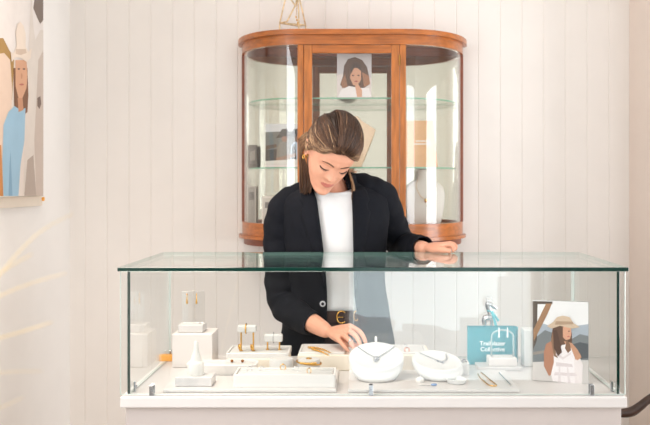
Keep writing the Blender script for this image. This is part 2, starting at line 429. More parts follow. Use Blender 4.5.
sh = [([(-40, -60), (43, -60), (43, 196), (-40, 196)], (222, 210, 200)),
      ([(-40, -60), (43, -60), (43, 60), (-40, 60)], (226, 218, 212)),
      ([(-40, 40), (3, 38), (9, 50), (14, 58), (12, 100), (-40, 100)], (168, 130, 70)),
      ([(-40, 60), (4, 53), (10, 60), (12, 90), (8, 196), (-40, 196)], (222, 196, 176)),
      ([(-40, 150), (1, 145), (3, 196), (-40, 196)], (196, 130, 70)),
      ([(33, 8), (36, -12), (40, -20), (43, -10), (43, 20), (40, 24), (37, 18)], (120, 105, 95)),
      ([(31, -10), (33, 25), (35, 40), (40, 30), (43, 30), (43, 196), (24, 196), (24, 120), (28, 60)], (216, 206, 196)),
      ([(38, 60), (43, 50), (43, 196), (36, 196), (34, 140)], (196, 180, 168)),
      ([(37, 98), (40, 96), (41, 104), (39, 109), (37, 106)], (110, 90, 78)),
      ([(27, 160), (33, 155), (36, 196), (24, 196)], (176, 160, 148)),
      ([(13, 68), (27, 68), (28, 95), (27, 112), (20, 118), (14, 112)], (120, 78, 50)),
      ([(3, 196), (2, 160), (3, 125), (8, 112), (14, 106), (20, 110), (25, 108), (24, 140), (20, 165), (18, 196)], (150, 186, 208)),
      ([(8, 196), (9, 165), (10, 150), (12, 196)], (122, 160, 186)),
      ([(15, 60), (26, 60), (27, 75), (26, 88), (22, 98), (18, 98), (15, 86)], (206, 156, 124)),
      ([(17, 98), (22, 98), (23, 110), (18, 112)], (190, 138, 106)),
      (ell(18.2, 69, 1.3, .9, 8), (96, 66, 50)), (ell(23.4, 69, 1.3, .9, 8), (96, 66, 50)),
      (ell(21, 76, .8, 3, 8), (186, 132, 100)), (ell(21, 84.5, 2.4, 1, 8), (176, 100, 86)),
      ([(10, 52), (13, 53), (16, 46), (15, 32), (17, 24), (20, 22), (23, 26), (25, 34), (25, 47), (28, 52), (31, 48), (30, 58), (26, 62), (20, 58), (15, 57), (11, 62)], (228, 212, 196)),
      ([(15, 49), (25, 49), (26, 53), (20, 55), (15, 54)], (204, 182, 162))]
picture('printed_image', sh, (pl, 0, 0), (1, 0, 0), cv)

# woman's portrait on the upper glass shelf of the cabinet
def card(name, label, px0, px1, py0, py1, Y, zbase, shapes, depth=.004, lean=.0, cat='photo', border=(236, 226, 224), group=None):
    p0 = P(px0, py1, Y); p1 = P(px1, py0, Y)
    tt = thing(name, label, cat, ((p0.x + p1.x) / 2, Y, zbase), group)
    bm = bmesh.new(); box(bm, p0.x, p1.x, Y, Y + depth, zbase, p1.z); obj('card', bm, mat('card_%d_%d_%d' % border, border, .6, noise=.02), tt)
    picture('printed_image', shapes, (0, Y, 0), (0, -1, 0), tt)
    return tt
card('portrait_card', 'tall pink portrait print of brown haired woman on upper cabinet shelf', 337, 371.5, 51, 97, 3.74, SH1 + .0005, [
    ([(337, 51), (371.5, 51), (371.5, 97), (337, 97)], (206, 200, 202)),
    ([(337, 75), (350, 72), (371.5, 78), (371.5, 97), (337, 97)], (226, 214, 212)),
    ([(344, 66), (348, 59), (355, 57), (362, 60), (367, 67), (369, 76), (370, 84), (364, 88), (344, 88), (340, 85), (343, 76)], (92, 60, 44)),
    ([(341, 82), (345, 74), (348, 88), (342, 88)], (150, 100, 70)),
    ([(362, 72), (369, 76), (370, 84), (364, 87)], (166, 112, 80)),
    ([(338, 97), (341, 90), (349, 86), (360, 88), (369, 88), (371.5, 97)], (246, 238, 238)),
    ([(351, 70), (356, 67), (361, 71), (361, 80), (357, 86), (353, 85), (350, 78)], (216, 160, 130)),
    (ell(353, 75.5, 1.2, .7, 8), (84, 54, 42)), (ell(358.5, 75.5, 1.2, .7, 8), (84, 54, 42)), (ell(356, 81.5, 1.8, .8, 8), (182, 90, 82)),
    ([(355, 86), (358, 84), (362, 90), (362, 97), (357, 97), (356, 91)], (222, 166, 136)),
    ([(350, 68), (354, 62), (360, 64), (362, 72), (358, 68), (354, 68), (351, 74)], (70, 46, 36))])
card('cowboy_photo', 'landscape photo of two people in hats on the middle cabinet shelf', 265.5, 300, 124, 165, 3.80, SH2 + .0005, [
    ([(265.5, 124), (300, 124), (300, 165), (265.5, 165)], (206, 208, 210)),
    ([(265.5, 132), (300, 131), (300, 165), (265.5, 165)], (110, 112, 108)),
    ([(265.5, 150), (300, 147), (300, 165), (265.5, 165)], (70, 66, 62)),
    ([(276, 165), (277, 148), (281, 141), (287, 141), (291, 148), (292, 165)], (128, 122, 112)),
    ([(279, 134), (282, 129), (287, 129), (290, 134), (293, 137), (276, 138)], (64, 56, 50)),
    (ell(284.5, 139, 3, 3, 10), (150, 112, 92)),
    ([(290, 165), (291, 146), (296, 140), (300, 140), (300, 165)], (178, 196, 212)),
    ([(289, 136), (294, 129), (299, 129), (300, 133), (300, 138)], (30, 30, 32)),
    (ell(297, 139, 2.6, 3.2, 10), (110, 80, 66)),
    ([(292, 147), (295, 143), (297, 165), (292, 165)], (54, 58, 66)),
    ([(265.5, 146), (276, 144), (277, 147), (265.5, 150)], (96, 76, 60)),
    ([(276, 158), (296, 153), (296, 156), (277, 162)], (150, 116, 96)),
    ([(265.5, 161), (300, 159), (300, 165), (265.5, 165)], (220, 216, 210))])
card('framed_card', 'small dark framed card in left bay of cabinet, middle shelf', 248, 257, 145, 165, 3.90, SH2 + .0005, [
    ([(249, 146), (256, 146), (256, 164), (249, 164)], (104, 98, 92)), ([(250, 152), (255, 150), (255, 160), (250, 161)], (150, 142, 132))], border=(90, 84, 78))
card('leaflet_card', 'pale upright card on the cabinet floor in its left bay', 262, 276, 196, 223, 3.87, 1.2025, [
    ([(263, 198), (275, 198), (275, 221), (263, 221)], (206, 202, 194)), ([(265, 202), (273, 202), (273, 208), (265, 208)], (120, 116, 112))], border=(230, 226, 218))
card('sample_card', 'narrow grey card standing beside pale upright card on cabinet floor', 247, 256, 186, 223, 3.93, 1.2025, [
    ([(248, 187), (255, 187), (255, 222), (248, 222)], (150, 144, 136)), ([(249, 192), (254, 192), (254, 200), (249, 200)], (90, 86, 82))], border=(190, 184, 176))

# linen necklace bust behind the woman's head
def bust(name, label, px, py_base, Y, zbase, w, h, m, cat='necklace bust'):
    c = P(px, 100, Y); tt = thing(name, label, cat, (c.x, Y, zbase))
    prof = [(.0, .36, .10), (.06, .40, .16), (.3, .47, .22), (.55, .5, .24), (.68, .46, .22), (.76, .34, .18), (.82, .21, .15), (.9, .18, .14), (1.0, .19, .14)]
    rings = []
    for z, hw, hd in prof:
        ring = []
        for i in range(28):
            a = 2 * PI * i / 28
            ring.append(Vector((c.x + math.cos(a) * hw * w, Y + math.sin(a) * hd * w + (.10 * (1 - z)) * -w, zbase + .0005 + z * h)))
        rings.append(ring)
    bm = bmesh.new(); loft(bm, rings); obj('bust_form', bm, m, tt, True, sharp=60)
    return tt, c
bt, c = bust('necklace_bust', 'white necklace bust with small pendant on the cabinet floor, right bay', 425, 224, 3.86, 1.2025, .175, .245, M_bust)
bm = bmesh.new(); zz = 1.2025
pts = [Vector((c.x + .033 * math.cos(a) * 1.0, 3.86 - .02, zz + .2)) for a in (PI,)]
path = [(c.x - .034, 3.835, zz + .205), (c.x - .042, 3.81, zz + .17), (c.x - .024, 3.80, zz + .13), (c.x, 3.798, zz + .115), (c.x + .024, 3.80, zz + .13), (c.x + .042, 3.81, zz + .17), (c.x + .034, 3.835, zz + .205)]
tube(bm, path, .0012, 6, n=5); ball(bm, (c.x, 3.797, zz + .11), .008, (1, .4, 1.2)); obj('pendant_necklace', bm, M_gold, bt, True)
# flat V neck board
tt = thing('necklace_board', 'cream flat V shaped necklace board behind the woman, middle cabinet shelf', 'necklace board', (P(358, 140, 3.82).x, 3.82, SH2))
Y = 3.82; bm = bmesh.new()
poly = [(346, 166), (332, 128), (348, 119), (350, 114.5), (358, 114.5), (361, 119.5), (376, 128), (361, 166)]
prism(bm, [P(x, y, Y) for x, y in poly], (0, .012, 0)); bmesh.ops.bevel(bm, geom=bm.edges[:], offset=.003, segments=2, affect='EDGES'); o = obj('neck_form', bm, M_bust_cream, tt)
mz = min(v.co.z for v in o.data.vertices) + tt.location.z
for v in o.data.vertices: v.co.z -= (mz - SH2 - .0005)
bm = bmesh.new(); prism(bm, [Vector((P(350, 0, Y).x, Y + .012, SH2 + .0005)), Vector((P(350, 0, Y).x, Y + .07, SH2 + .0005)), Vector((P(350, 0, Y).x, Y + .012, SH2 + .16))], (.01, 0, 0)); obj('easel_foot', bm, M_bust_cream, tt)
# tan board
tt = thing('tan_display_card', 'tan tapered display card with white writing, right bay middle cabinet shelf', 'display card', (P(421, 140, 3.82).x, 3.82, SH2))
bm = bmesh.new(); prism(bm, [P(x, y, Y) for x, y in ((405.5, 118), (433, 118), (438, 165), (405.5, 165))], (0, .006, 0)); o = obj('card', bm, M_tan, tt)
mz = min(v.co.z for v in o.data.vertices) + tt.location.z
for v in o.data.vertices: v.co.z -= (mz - SH2 - .0005)
bm = bmesh.new(); prism(bm, [Vector((P(425, 0, Y).x, Y + .006, SH2 + .0005)), Vector((P(425, 0, Y).x, Y + .06, SH2 + .0005)), Vector((P(425, 0, Y).x, Y + .006, SH2 + .12))], (.006, 0, 0)); obj('easel_foot', bm, M_tan, tt)
bm = bmesh.new()
for x0, x1, y in ((416, 430, 141), (414, 431, 144)):
    a = P(x0, y, Y); b = P(x1, y, Y)
    nn = 9
    for i in range(nn):
        u0 = a.x + (b.x - a.x) * (i + .1) / nn; u1 = a.x + (b.x - a.x) * (i + .75) / nn
        box(bm, u0, u1, Y - .0006, Y - .0001, a.z - .003, a.z + .003)
obj('lettering', bm, M_lettering, tt)

# wire ornament on top of the cabinet
zt = ZT + .0015
b0 = P(279.5, 24, 3.80); b1 = P(299, 27, 3.72); b2 = P(306, 26, 3.82)
V0 = Vector((b0.x, 3.80, zt + .004)); V1 = Vector((b1.x, 3.70, zt + .004)); V2 = Vector((b2.x, 3.83, zt + .004))
AP = P(286.5, -6, 3.78); AQ = P(298, -8, 3.78)
tt = thing('wire_ornament', 'white and gold geometric wire ornament standing on top of the cabinet', 'ornament', ((V0 + V1 + V2) / 3 * 1.0).to_tuple()[:2] + (zt,))
W0 = P(279.7, 23, 3.80); W1 = P(299, 26, 3.70); W2 = P(305.5, 25, 3.83)
bm = bmesh.new()
for a, b in ((V0, W0), (V1, W1), (V2, W2)): tube(bm, [a, b], .0034, 6, dome=True)
for a, b in ((W0, AP), (W0, W1), (W1, W2), (W0, W2), (AQ, W2), (AP, AQ), (AQ, W1)): tube(bm, [a, b], .0034, 6, dome=True)
tube(bm, [P(287, 21.5, 3.76), P(296, 4, 3.76), P(297.6, -8, 3.78)], .0036, 6, dome=True); tube(bm, [P(287, -6, 3.78), P(295.5, 6, 3.76)], .0034, 6, dome=True)
tube(bm, [P(287, 21.5, 3.76), W0], .003, 6, dome=True)
obj('wire_frame', bm, mat('whitewashed_gold', (225, 200, 160), .4, .5, noise=.25, nscale=60), tt, True)
bm = bmesh.new()
for x, y in ((296, 17), (297, 20), (298, 23)): ball(bm, P(x, y, 3.72), .004)
tube(bm, [AQ, P(296, 17, 3.72), P(298.5, 25, 3.70)], .0012, 5)
obj('bead_string', bm, M_gold, tt, True)

# ------------------------------------------------------------------ contents of the case
e = .0004
# low boards
BT = CT + .010
o = None
def block(name, label, cat, x0, x1, y0, y1, z0, z1, m, bev=.003, group=None, rot=0):
    bm = bmesh.new(); cx, cy = (x0 + x1) / 2, (y0 + y1) / 2
    box(bm, x0 - cx, x1 - cx, y0 - cy, y1 - cy, 0, z1 - z0, bev)
    o = obj(name, bm, m); o.location = (cx, cy, z0); o.rotation_euler.z = rot
    return tag(o, label, cat, group)
block('display_board', 'low white board under the trays, left of drum stand', 'board', -.56, -.072, 2.452, 2.715, CT + e, BT, M_top)
block('display_board', 'low white board under the round drum stands and gold chain', 'board', -.04, .445, 2.452, 2.715, CT + e, BT, M_top)
# risers at the back
RT = CT + .05
block('display_riser', 'long cream block at the back, behind white drum stands', 'riser', -.203, .215, 2.742, 2.915, CT + e, RT, M_cream)
block('display_riser', 'cream block under the earring bar stands', 'riser', -.425, -.235, 2.745, 2.89, CT + e, RT - .012, M_cream)
def tray(name, label, x0, x1, y0, y1, z0, h, m, lip=.006, pad=None, cat='tray', taper=.0, rad=.012):
    pk_ = .95 if h > .034 else .86
    cx, cy = (x0 + x1) / 2, (y0 + y1) / 2
    tt = thing(name, label, cat, (cx, cy, z0))
    def rr(ix, z, rad):
        hx, hy = (x1 - x0) / 2 - ix, (y1 - y0) / 2 - ix; r = max(rad - ix, .001); out = []
        for sx, sy, a0 in ((1, 1, 0), (-1, 1, PI / 2), (-1, -1, PI), (1, -1, 1.5 * PI)):
            for i in range(5):
                a = a0 + PI / 2 * i / 4; out.append(Vector((cx + sx * (hx - r) + r * math.cos(a), cy + sy * (hy - r) + r * math.sin(a), z)))
        return out
    bm = bmesh.new()
    loft(bm, [rr(taper, z0, rad), rr(0, z0 + h - .001, rad), rr(.001, z0 + h, rad), rr(lip, z0 + h, rad), rr(lip + .001, z0 + h * .55, rad)])
    obj('tray_body', bm, m, tt, sharp=40)
    if pad:
        bm = bmesh.new(); loft(bm, [rr(lip + .002, z0 + h * .55 + e, rad), rr(lip + .002, z0 + h * (pk_ - .05), rad), rr(lip + .005, z0 + h * pk_, rad)]); obj('pad', bm, pad, tt, sharp=60)
    return tt
def up(px, py, z): return G(px, py, z)
# front ring tray
T1 = tray('jewellery_tray', 'deep white padded ring tray at the front of the case', -.366, -.076, 2.475, 2.578, BT + e, .036, M_white, pad=M_leather, rad=.006)
T1z = BT + e + .036 * .95
# rounded tray behind the cone
T2 = tray('jewellery_tray', 'rounded white stud tray behind the marble slab', -.535, -.318, 2.625, 2.71, BT + e, .032, M_white, pad=M_leather, taper=.008, rad=.03)
T2z = BT + e + .032 * .86
T3 = tray('jewellery_tray', 'shallow white tray holding the two earring bar stands', -.43, -.232, 2.748, 2.885, RT - .012 + e, .016, M_white, pad=M_leather, rad=.008)
T3z = RT - .012 + e + .016 * .86
T4 = tray('jewellery_tray', 'shallow white tray at the back holding the gold chain bracelets', -.200, -.055, 2.75, 2.895, RT + e, .007, M_white, pad=M_leather, rad=.008)
T4z = RT + e + .007 * .86
T5 = tray('jewellery_tray', 'shallow white tray at the back on the long block, right of drum', .09, .205, 2.75, 2.885, RT + e, .007, M_white, pad=M_leather, rad=.008)
T5z = RT + e + .007 * .86
def ring_thing(name, label, cat, c, r, w, m, nrm, stone=None, group=None):
    c = Vector(c); tt = thing(name, label, cat, c, group)
    bm = bmesh.new(); tube(bm, ring_path(c, r, r, 20, nrm), w, 6, closed=True); obj('band', bm, m, tt, True)
    if stone:
        bm = bmesh.new(); n = Vector(nrm).normalized(); u = Vector((0, 0, 1)) - n * n.z; u.normalize()
        ball(bm, c + u * (r + w), w * 2.2, (1, 1, .7)); obj('stone', bm, stone, tt, True)
    return tt
c = up(283, 369.5, T1z)
ring_thing('finger_ring', 'gold ring standing in middle of the front ring tray', 'ring', c + Vector((0, 0, .0065)), .008, .0013, M_gold, (.25, -1, .2), M_gold)
c = up(309, 373, T1z); ring_thing('finger_ring', 'dark gold ring at right end of the front ring tray', 'ring', c + Vector((0, 0, .006)), .0075, .0011, M_gold, (-.7, -1, .2), mat('dark_gem', (60, 40, 36), .2, noise=.1))
for i, (px, lb) in enumerate(((249, 'left'), (262, 'middle'), (296, 'right'))):
    c = up(px, 371, T1z); ring_thing('finger_ring', {'left': 'fine silver ring, leftmost in the front ring tray', 'middle': 'fine silver ring just left of the stoned gold ring', 'right': 'fine silver ring between the two gold rings in front tray'}[lb], 'ring', c + Vector((0, 0, .0058)), .0075, .001, M_silver, (.2, -1, .25))
bm = bmesh.new()
for k in range(4):
    y = 2.490 + k * .024; 
    tube(bm, [(-.354, y, T1z), (-.088, y, T1z)], .0022, 6)
obj('ring_roll', bm, M_leather, T1, True)
# studs
for px, lb in ((232, 'left one of two brown stud earrings in the rounded stud tray'), (242.5, 'right one of two brown stud earrings in the rounded stud tray')):
    c = up(px, 362.5, T2z); bm = bmesh.new(); ball(bm, c + Vector((0, 0, .005)), .005, (1, 1, .9)); tube(bm, [c, c + Vector((0, 0, .004))], .001, 6)
    o = tag(obj('stud_earring', bm, mat('bronze', (150, 98, 60), .3, .8, noise=.2), None, True), lb, 'earring'); recenter(o, c)
# white ring dishes (round pads)
def disc(name, label, cat, c, r, h, m, prof=None):
    bm = bmesh.new(); lathe(bm, prof or [(r * .92, 0), (r, h * .3), (r, h * .8), (r * .94, h)], c, 32)
    o = obj(name, bm, m, None, True, sharp=50); recenter(o, c); return tag(o, label, cat)
c = Vector((-.246, 2.665, BT + e)); disc('bracelet_drum', 'empty white round bracelet drum, left of gold bangle', 'bracelet drum', c, .037, .045, M_leather)
c2 = Vector((-.162, 2.66, BT + e)); disc('bracelet_drum', 'white round bracelet drum circled by the gold bangle', 'bracelet drum', c2, .034, .044, M_leather)
bm = bmesh.new(); z0 = c2.z + .034
pth = [c2 + Vector((.0375 * math.cos(a), .0375 * math.sin(a), .034 - .004 * math.sin(a + 1.4))) for a in [2 * PI * i / 36 for i in range(36)]]
tube(bm, pth, .0026, 8, closed=True)
o = obj('gold_bangle', bm, M_gold, None, True); recenter(o, c2 + Vector((0, 0, .03))); tag(o, 'twisted gold bangle worn round the white bracelet drum', 'bangle')
bp = bmesh.new()
for i in range(-5, 6):
    a = -PI / 2 + i * .12; ball(bp, c2 + Vector((.0395 * math.cos(a), .0395 * math.sin(a), .034 + .004 * math.cos(a + PI / 2))), .0036, u=8, v=6)
obj('bead_row', bp, M_gold, o, True)
c = c2 + Vector((0, 0, .0445)); ring_thing('finger_ring', 'gold band lying on top of the drum with the bangle', 'ring', c + Vector((0, 0, .0015)), .008, .0014, M_gold, (0, 0, 1))
# earring bar stands
def bar_stand(label, px0, px1, py0, py1, pybase, Y, zb, hoops):
    a = P(px0, py1, Y); b = P(px1, py0, Y); cx = (a.x + b.x) / 2
    tt = thing('earring_stand', label, 'earring stand', (cx, Y, zb))
    bm = bmesh.new(); box(bm, a.x, b.x, Y - .013, Y + .013, a.z, b.z, .004, 3); obj('cross_bar', bm, M_leather, tt)
    for s in (-1, 1):
        bm = bmesh.new(); x = cx + s * (b.x - a.x) * .33; tube(bm, [(x, Y, zb + e), (x, Y, a.z + .002)], .0026, 8); tube(bm, [(x, Y, zb + e), (x, Y, zb + .003)], .006, 10); obj('post', bm, M_gold, tt, True, sharp=40)
    return tt, a, b, cx
tt, a, b, cx = bar_stand('taller white earring bar stand with gold legs, back tray', 238, 256.5, 325, 332, 353, 2.80, T3z, 0)
for s, lb in ((-1, 'gold hoop earring hanging low on left leg of taller bar stand'), (1, 'gold hoop earring hanging low on right leg of taller bar stand')):
    x = cx + s * (b.x - a.x) * .33
    c = Vector((x - .004, 2.795, T3z + .012)); bm = bmesh.new(); tube(bm, ring_path(c, .009, .009, 18, (1, .5, .2)), .0026, 8, closed=True)
    o = tag(obj('hoop_earring', bm, M_gold, None, True), lb, 'earring'); recenter(o, c)
c = Vector((cx - .004, 2.80, (a.z + b.z) / 2)); bm = bmesh.new(); pth = [c + Vector((0, .0155 * math.cos(q), (b.z - a.z) * .68 * math.sin(q))) for q in [2 * PI * i / 20 for i in range(20)]]
tube(bm, pth, .0022, 8, closed=True); o = tag(obj('hoop_earring', bm, M_gold, None, True), 'gold cuff earring clasped round the middle of taller bar', 'earring'); recenter(o, c)
tt, a, b, cx = bar_stand('shorter white earring bar stand with gold legs, right of the taller', 264.5, 282.5, 334, 341.5, 349, 2.82, T3z, 0)
c = Vector((cx, 2.82, (a.z + b.z) / 2)); bm = bmesh.new(); pth = [c + Vector((0, .0155 * math.cos(q), (b.z - a.z) * .68 * math.sin(q))) for q in [2 * PI * i / 20 for i in range(20)]]
tube(bm, pth, .0012, 8, closed=True); o = tag(obj('hoop_earring', bm, M_silver, None, True), 'fine silver cuff earring clasped round shorter bar', 'earring'); recenter(o, c)
# plinth box with slab and earring stand, left
Y1 = 510 / 183
a = P(172, 367, 2.79); b = P(203, 334, 2.79)
block('display_plinth', 'tall white square plinth block at left end of the case', 'plinth', a.x, b.x + .03, 2.79, 2.91, CT + e, b.z, mat('plinth_white', (222, 214, 209), .5, noise=.01))
zpl = b.z
a2 = P(179, 333, 2.83); b2 = P(204, 324, 2.83)
block('plinth_slab', 'small white slab lying on top of the tall plinth block', 'slab', a2.x, b2.x, 2.81, 2.88, zpl + e, zpl + .026, M_top)
zs = zpl + .026
tt = thing('earring_holder', 'clear acrylic earring holder upright on the white plinth slab', 'earring holder', (P(191.5, 300, 2.84).x, 2.84, zs))
a = P(182, 300, 2.84); b = P(205, 291, 2.84)
bm = bmesh.new(); box(bm, a.x, b.x, 2.839, 2.842, zs + e, b.z, .0008, 1); obj('acrylic_plate', bm, M_acrylic, tt)
bm = bmesh.new(); box(bm, a.x, b.x, 2.830, 2.851, zs + e, zs + .004, .0008, 1); obj('acrylic_foot', bm, M_acrylic, tt)
for px, lb in ((187, 'left one of two slim gold drop earrings on acrylic holder'), (196.5, 'right one of two slim gold drop earrings on acrylic holder')):
    c = P(px, 299, 2.8375); bm = bmesh.new()
    tube(bm, [c + Vector((0, 0, .014)), c + Vector((0, -.0005, .004))], .0012, 6); ball(bm, c + Vector((0, -.0006, .015)), .0026); tube(bm, [c + Vector((0, -.001, .004)), c + Vector((0, -.001, -.013))], [.0014, .0034], 8, dome=True)
    o = tag(obj('drop_earring', bm, M_gold, None, True), lb, 'earring'); recenter(o, c)
c = G(168, 361.5, CT); block('amber_block', 'small amber timber block on the counter beside the tall plinth', 'block', c.x - .030, c.x + .014, c.y, c.y + .03, CT + e, CT + .020, M_amber, .002)
# marble slab with ring cone
a = G(174.5, 387, BT); b = G(211.5, 387, BT)
block('marble_slab', 'pale marble slab under the white ring cone, front left', 'slab', a.x, b.x, a.y + .004, a.y + .075, BT + e, BT + .026, M_marble, .002)
c = Vector(((196.5 - CX) * 2.53 / F, a.y + .042, BT + .026 + e))
bm = bmesh.new(); lathe(bm, [(.023, 0), (.0235, .004), (.0235, .034), (.021, .038), (.0165, .040), (.0155, .045), (.0075, .072), (.0072, .076), (.0062, .092), (.0045, .096), (.001, .097)], c, 28)
tag(recenter(obj('ring_cone', bm, M_bust, None, True, sharp=40), c), 'white cone shaped ring holder standing on marble slab', 'ring holder')
# tall folded cards: white riser panel behind plinth (right)
# drum stands
def drum(name, label, c, r0, r1, top_c, tilt_dir, tilt, m):
    tt = thing(name, label, 'necklace stand', c); c = Vector(c); top_c = Vector(top_c)
    q = Vector((0, 0, 1)); n = Vector((tilt_dir[0] * math.sin(tilt), tilt_dir[1] * math.sin(tilt), math.cos(tilt)))
    rot = q.rotation_difference(n); N = 40; rings = []
    def tp(r, off): return [top_c + rot @ Vector((r * math.cos(2 * PI * i / N), r * math.sin(2 * PI * i / N), off)) for i in range(N)]
    def bt(r, z): return [c + Vector((r * math.cos(2 * PI * i / N), r * math.sin(2 * PI * i / N), z)) for i in range(N)]
    B, T = bt(r0, .001), tp(r1, -.008)
    mid = [[(p * (1 - t) + q_ * t) + ((p * (1 - t) + q_ * t) - (c * (1 - t) + top_c * t)) * .10 * math.sin(PI * t) for p, q_ in zip(B, T)] for t in (.2, .4, .6, .8)]
    bm = bmesh.new(); loft(bm, [bt(r0 * .93, 0), B] + mid + [T, tp(r1 * 1.0, -.003), tp(r1 * .97, 0), tp(r1 * .90, .0004), tp(r1 * .88, -.001)])
    obj('drum', bm, m, tt, True, sharp=70)
    return tt, rot, top_c
c = Vector((.043, 2.585, BT + e)); tc = Vector((.043, 2.615, .868))
d1, rot, tc = drum('necklace_drum', 'large tilted white drum stand with silver pendant necklace, case centre', c, .056, .082, tc, (0, -1), math.radians(20), M_leather)
def on(x, y, o=.002): return tc + rot @ Vector((x, y, o))
bm = bmesh.new(); pk = on(0, .083, -.002); tube(bm, [pk, pk + Vector((0, .002, .014))], .004, 10, dome=True); obj('peg', bm, M_bust, d1, True)
nk = thing('pendant_necklace', 'silver pendant necklace draped in a V over the central drum', 'necklace', tc)
bm = bmesh.new(); tube(bm, [on(-.056, .05), on(-.03, .015), on(-.004, -.012), on(.004, -.013), on(.03, .016), on(.056, .05)], .0015, 6, n=6); obj('chain', bm, mat('dull_silver', (150, 150, 154), .35, 1., noise=.1), nk, True)
bm = bmesh.new(); lathe(bm, [(.0015, 0), (.007, .001), (.0085, .003), (.006, .005), (.001, .006)], on(0, -.018, .001), 16, rot.to_matrix().to_4x4()); tube(bm, [on(-.002, -.012), on(0, -.018)], .0018, 6)
ball(bm, on(-.003, -.031, .004), .0055, (1.3, 1, .5), 10, 8); obj('pendant', bm, mat('dull_silver', (150, 150, 154), .35, 1., noise=.1), nk, True)
# second drum
c = Vector((.236, 2.60, BT + e)); tc2 = Vector((.226, 2.625, .853))
d2, rot, tc = drum('necklace_drum', 'smaller tilted white drum stand with silver bar necklace, right of central drum', c, .056, .076, tc2, (.35, -.94), math.radians(13), M_leather)
nk = thing('pendant_necklace', 'silver bar necklace laid across the smaller right drum', 'necklace', tc)
bm = bmesh.new(); tube(bm, [on(-.05, .04), on(-.02, .012), on(.008, -.012), on(.02, -.005), on(.03, .012), on(.03, .045)], .0015, 6, n=5); obj('chain', bm, mat('dull_silver', (150, 150, 154), .35, 1., noise=.1), nk, True)
bm = bmesh.new(); tube(bm, [on(.0, -.008), on(.018, -.018)], .003, 6); obj('pendant', bm, mat('dull_silver', (150, 150, 154), .35, 1., noise=.1), nk, True)
# slim ring holder by the second drum
a = Vector((.298, 2.665, BT + e))
tt = tray('ring_pad', 'small white ring pad tucked behind the smaller right drum', .283, .326, 2.64, 2.708, BT + e, .035, M_leather, rad=.01, cat='ring pad')
for i, (x, y) in enumerate(((.293, 2.655), (.307, 2.668))):
    ring_thing('finger_ring', ('dark silver ring nearer the smaller drum on small ring pad', 'dark silver ring at right on small ring pad')[i], 'ring', (x + .006, y, BT + e + .035 * .55 + .0125), .009, .0018, mat('dark_silver', (110, 105, 108), .3, 1., noise=.1), (.6, -.8, .3))
# items on the back tray, left (gold chains) and right
ch = P(319, 350, 2.80)
for k, (pts, lb) in enumerate((
    ([(312, 349), (317, 350.5), (322, 352), (328, 355)], 'heavy gold chain bracelet, nearer one on the back tray'),
    ([(309, 347.5), (316, 348), (323, 349.5), (330, 352.5)], 'heavy gold chain bracelet, further one on the back tray'))):
    w = [G(x, y, T4z + .004) for x, y in pts]; cc = crspline(w, 7); bm = bmesh.new()
    for i, p in enumerate(cc):
        p = Vector(p); d = Vector(cc[min(i + 1, len(cc) - 1)]) - Vector(cc[max(i - 1, 0)]); d.normalize(); s = Vector((-d.y, d.x, 0))
        nrm = Vector((0, 0, 1)) * (1 if i % 2 else .3) + s * (.3 if i % 2 else 1)
        tube(bm, [p + d * .0042 * math.cos(q) + nrm.cross(d).normalized() * .003 * math.sin(q) for q in [2 * PI * j / 10 for j in range(10)]], .0012, 5, closed=True)
    o = obj('chain_bracelet', bm, M_gold, None, True); recenter(o, w[0] - Vector((0, 0, .004))); tag(o, lb, 'bracelet')
c = G(407, 352, T5z); ring_thing('finger_ring', 'rose gold ring on the back tray beside central drum', 'ring', c + Vector((0, 0, .0065)), .008, .0014, mat('rose_gold', (205, 130, 100), .25, 1., noise=.05), (.4, -1, .3))
c = G(405, 348.5, T5z); ring_thing('finger_ring', 'fine silver ring behind rose gold ring on the back tray', 'ring', c + Vector((0, 0, .006)), .0075, .001, M_silver, (.4, -1, .3))
# front right: loose small things
c = G(420, 382, BT); bm = bmesh.new(); lathe(bm, [(.012, 0), (.012, .008), (.009, .012), (.006, .013)], c + Vector((0, 0, e)), 20); ball(bm, c + Vector((0, 0, .014)), .0035)
tag(recenter(obj('ring_stand', bm, M_bust, None, True, sharp=50), c), 'tiny white round ring stand in front of smaller drum', 'ring stand')
c = G(432, 386, BT); tt = thing('stone_pendant', 'small pendant with blue stone on the white board front', 'pendant', c)
bm = bmesh.new(); tube(bm, [c + Vector((-.036, .004, .0015)), c + Vector((-.012, -.001, .0015)), c + Vector((0, 0, .0018))], .001, 6, n=4); obj('chain', bm, M_silver, tt, True)
bm = bmesh.new(); ball(bm, c + Vector((.006, 0, .004)), .0072, (1.25, .7, .5)); obj('stone', bm, M_stone, tt, True)
c = G(457, 384, BT); bm = bmesh.new(); lathe(bm, [(.014, 0), (.026, .001), (.030, .012), (.029, .013), (.025, .004), (.001, .003)], c + Vector((0, .012, e)), 28)
tag(recenter(obj('trinket_dish', bm, mat('frosted_white', (240, 240, 238), .3, noise=.02, trans=.35), None, True, sharp=60), c + Vector((0, .012, 0))), 'small pale round trinket dish in front of smaller drum', 'dish')
w = [G(x, y, BT + .002) for x, y in ((478, 374), (480, 377.5), (484, 381), (489, 385), (495, 386), (496, 384.5), (489, 379), (484, 374.5), (481, 372.5))]
bm = bmesh.new(); tube(bm, w, .002, 6, n=5, closed=False); o = obj('gold_chain', bm, M_gold, None, True); recenter(o, G(486, 380, BT)); tag(o, 'looped gold chain lying on white board, right of the dish', 'chain')
w = [G(x, y, BT + .002) for x, y in ((499.5, 373), (504, 378), (512, 386))]
bm = bmesh.new(); tube(bm, w, .0016, 6, n=5); ball(bm, w[0], .003); o = obj('silver_chain', bm, M_silver, None, True); recenter(o, G(505, 379, BT)); tag(o, 'straight silver chain lying right of looped gold chain', 'chain')
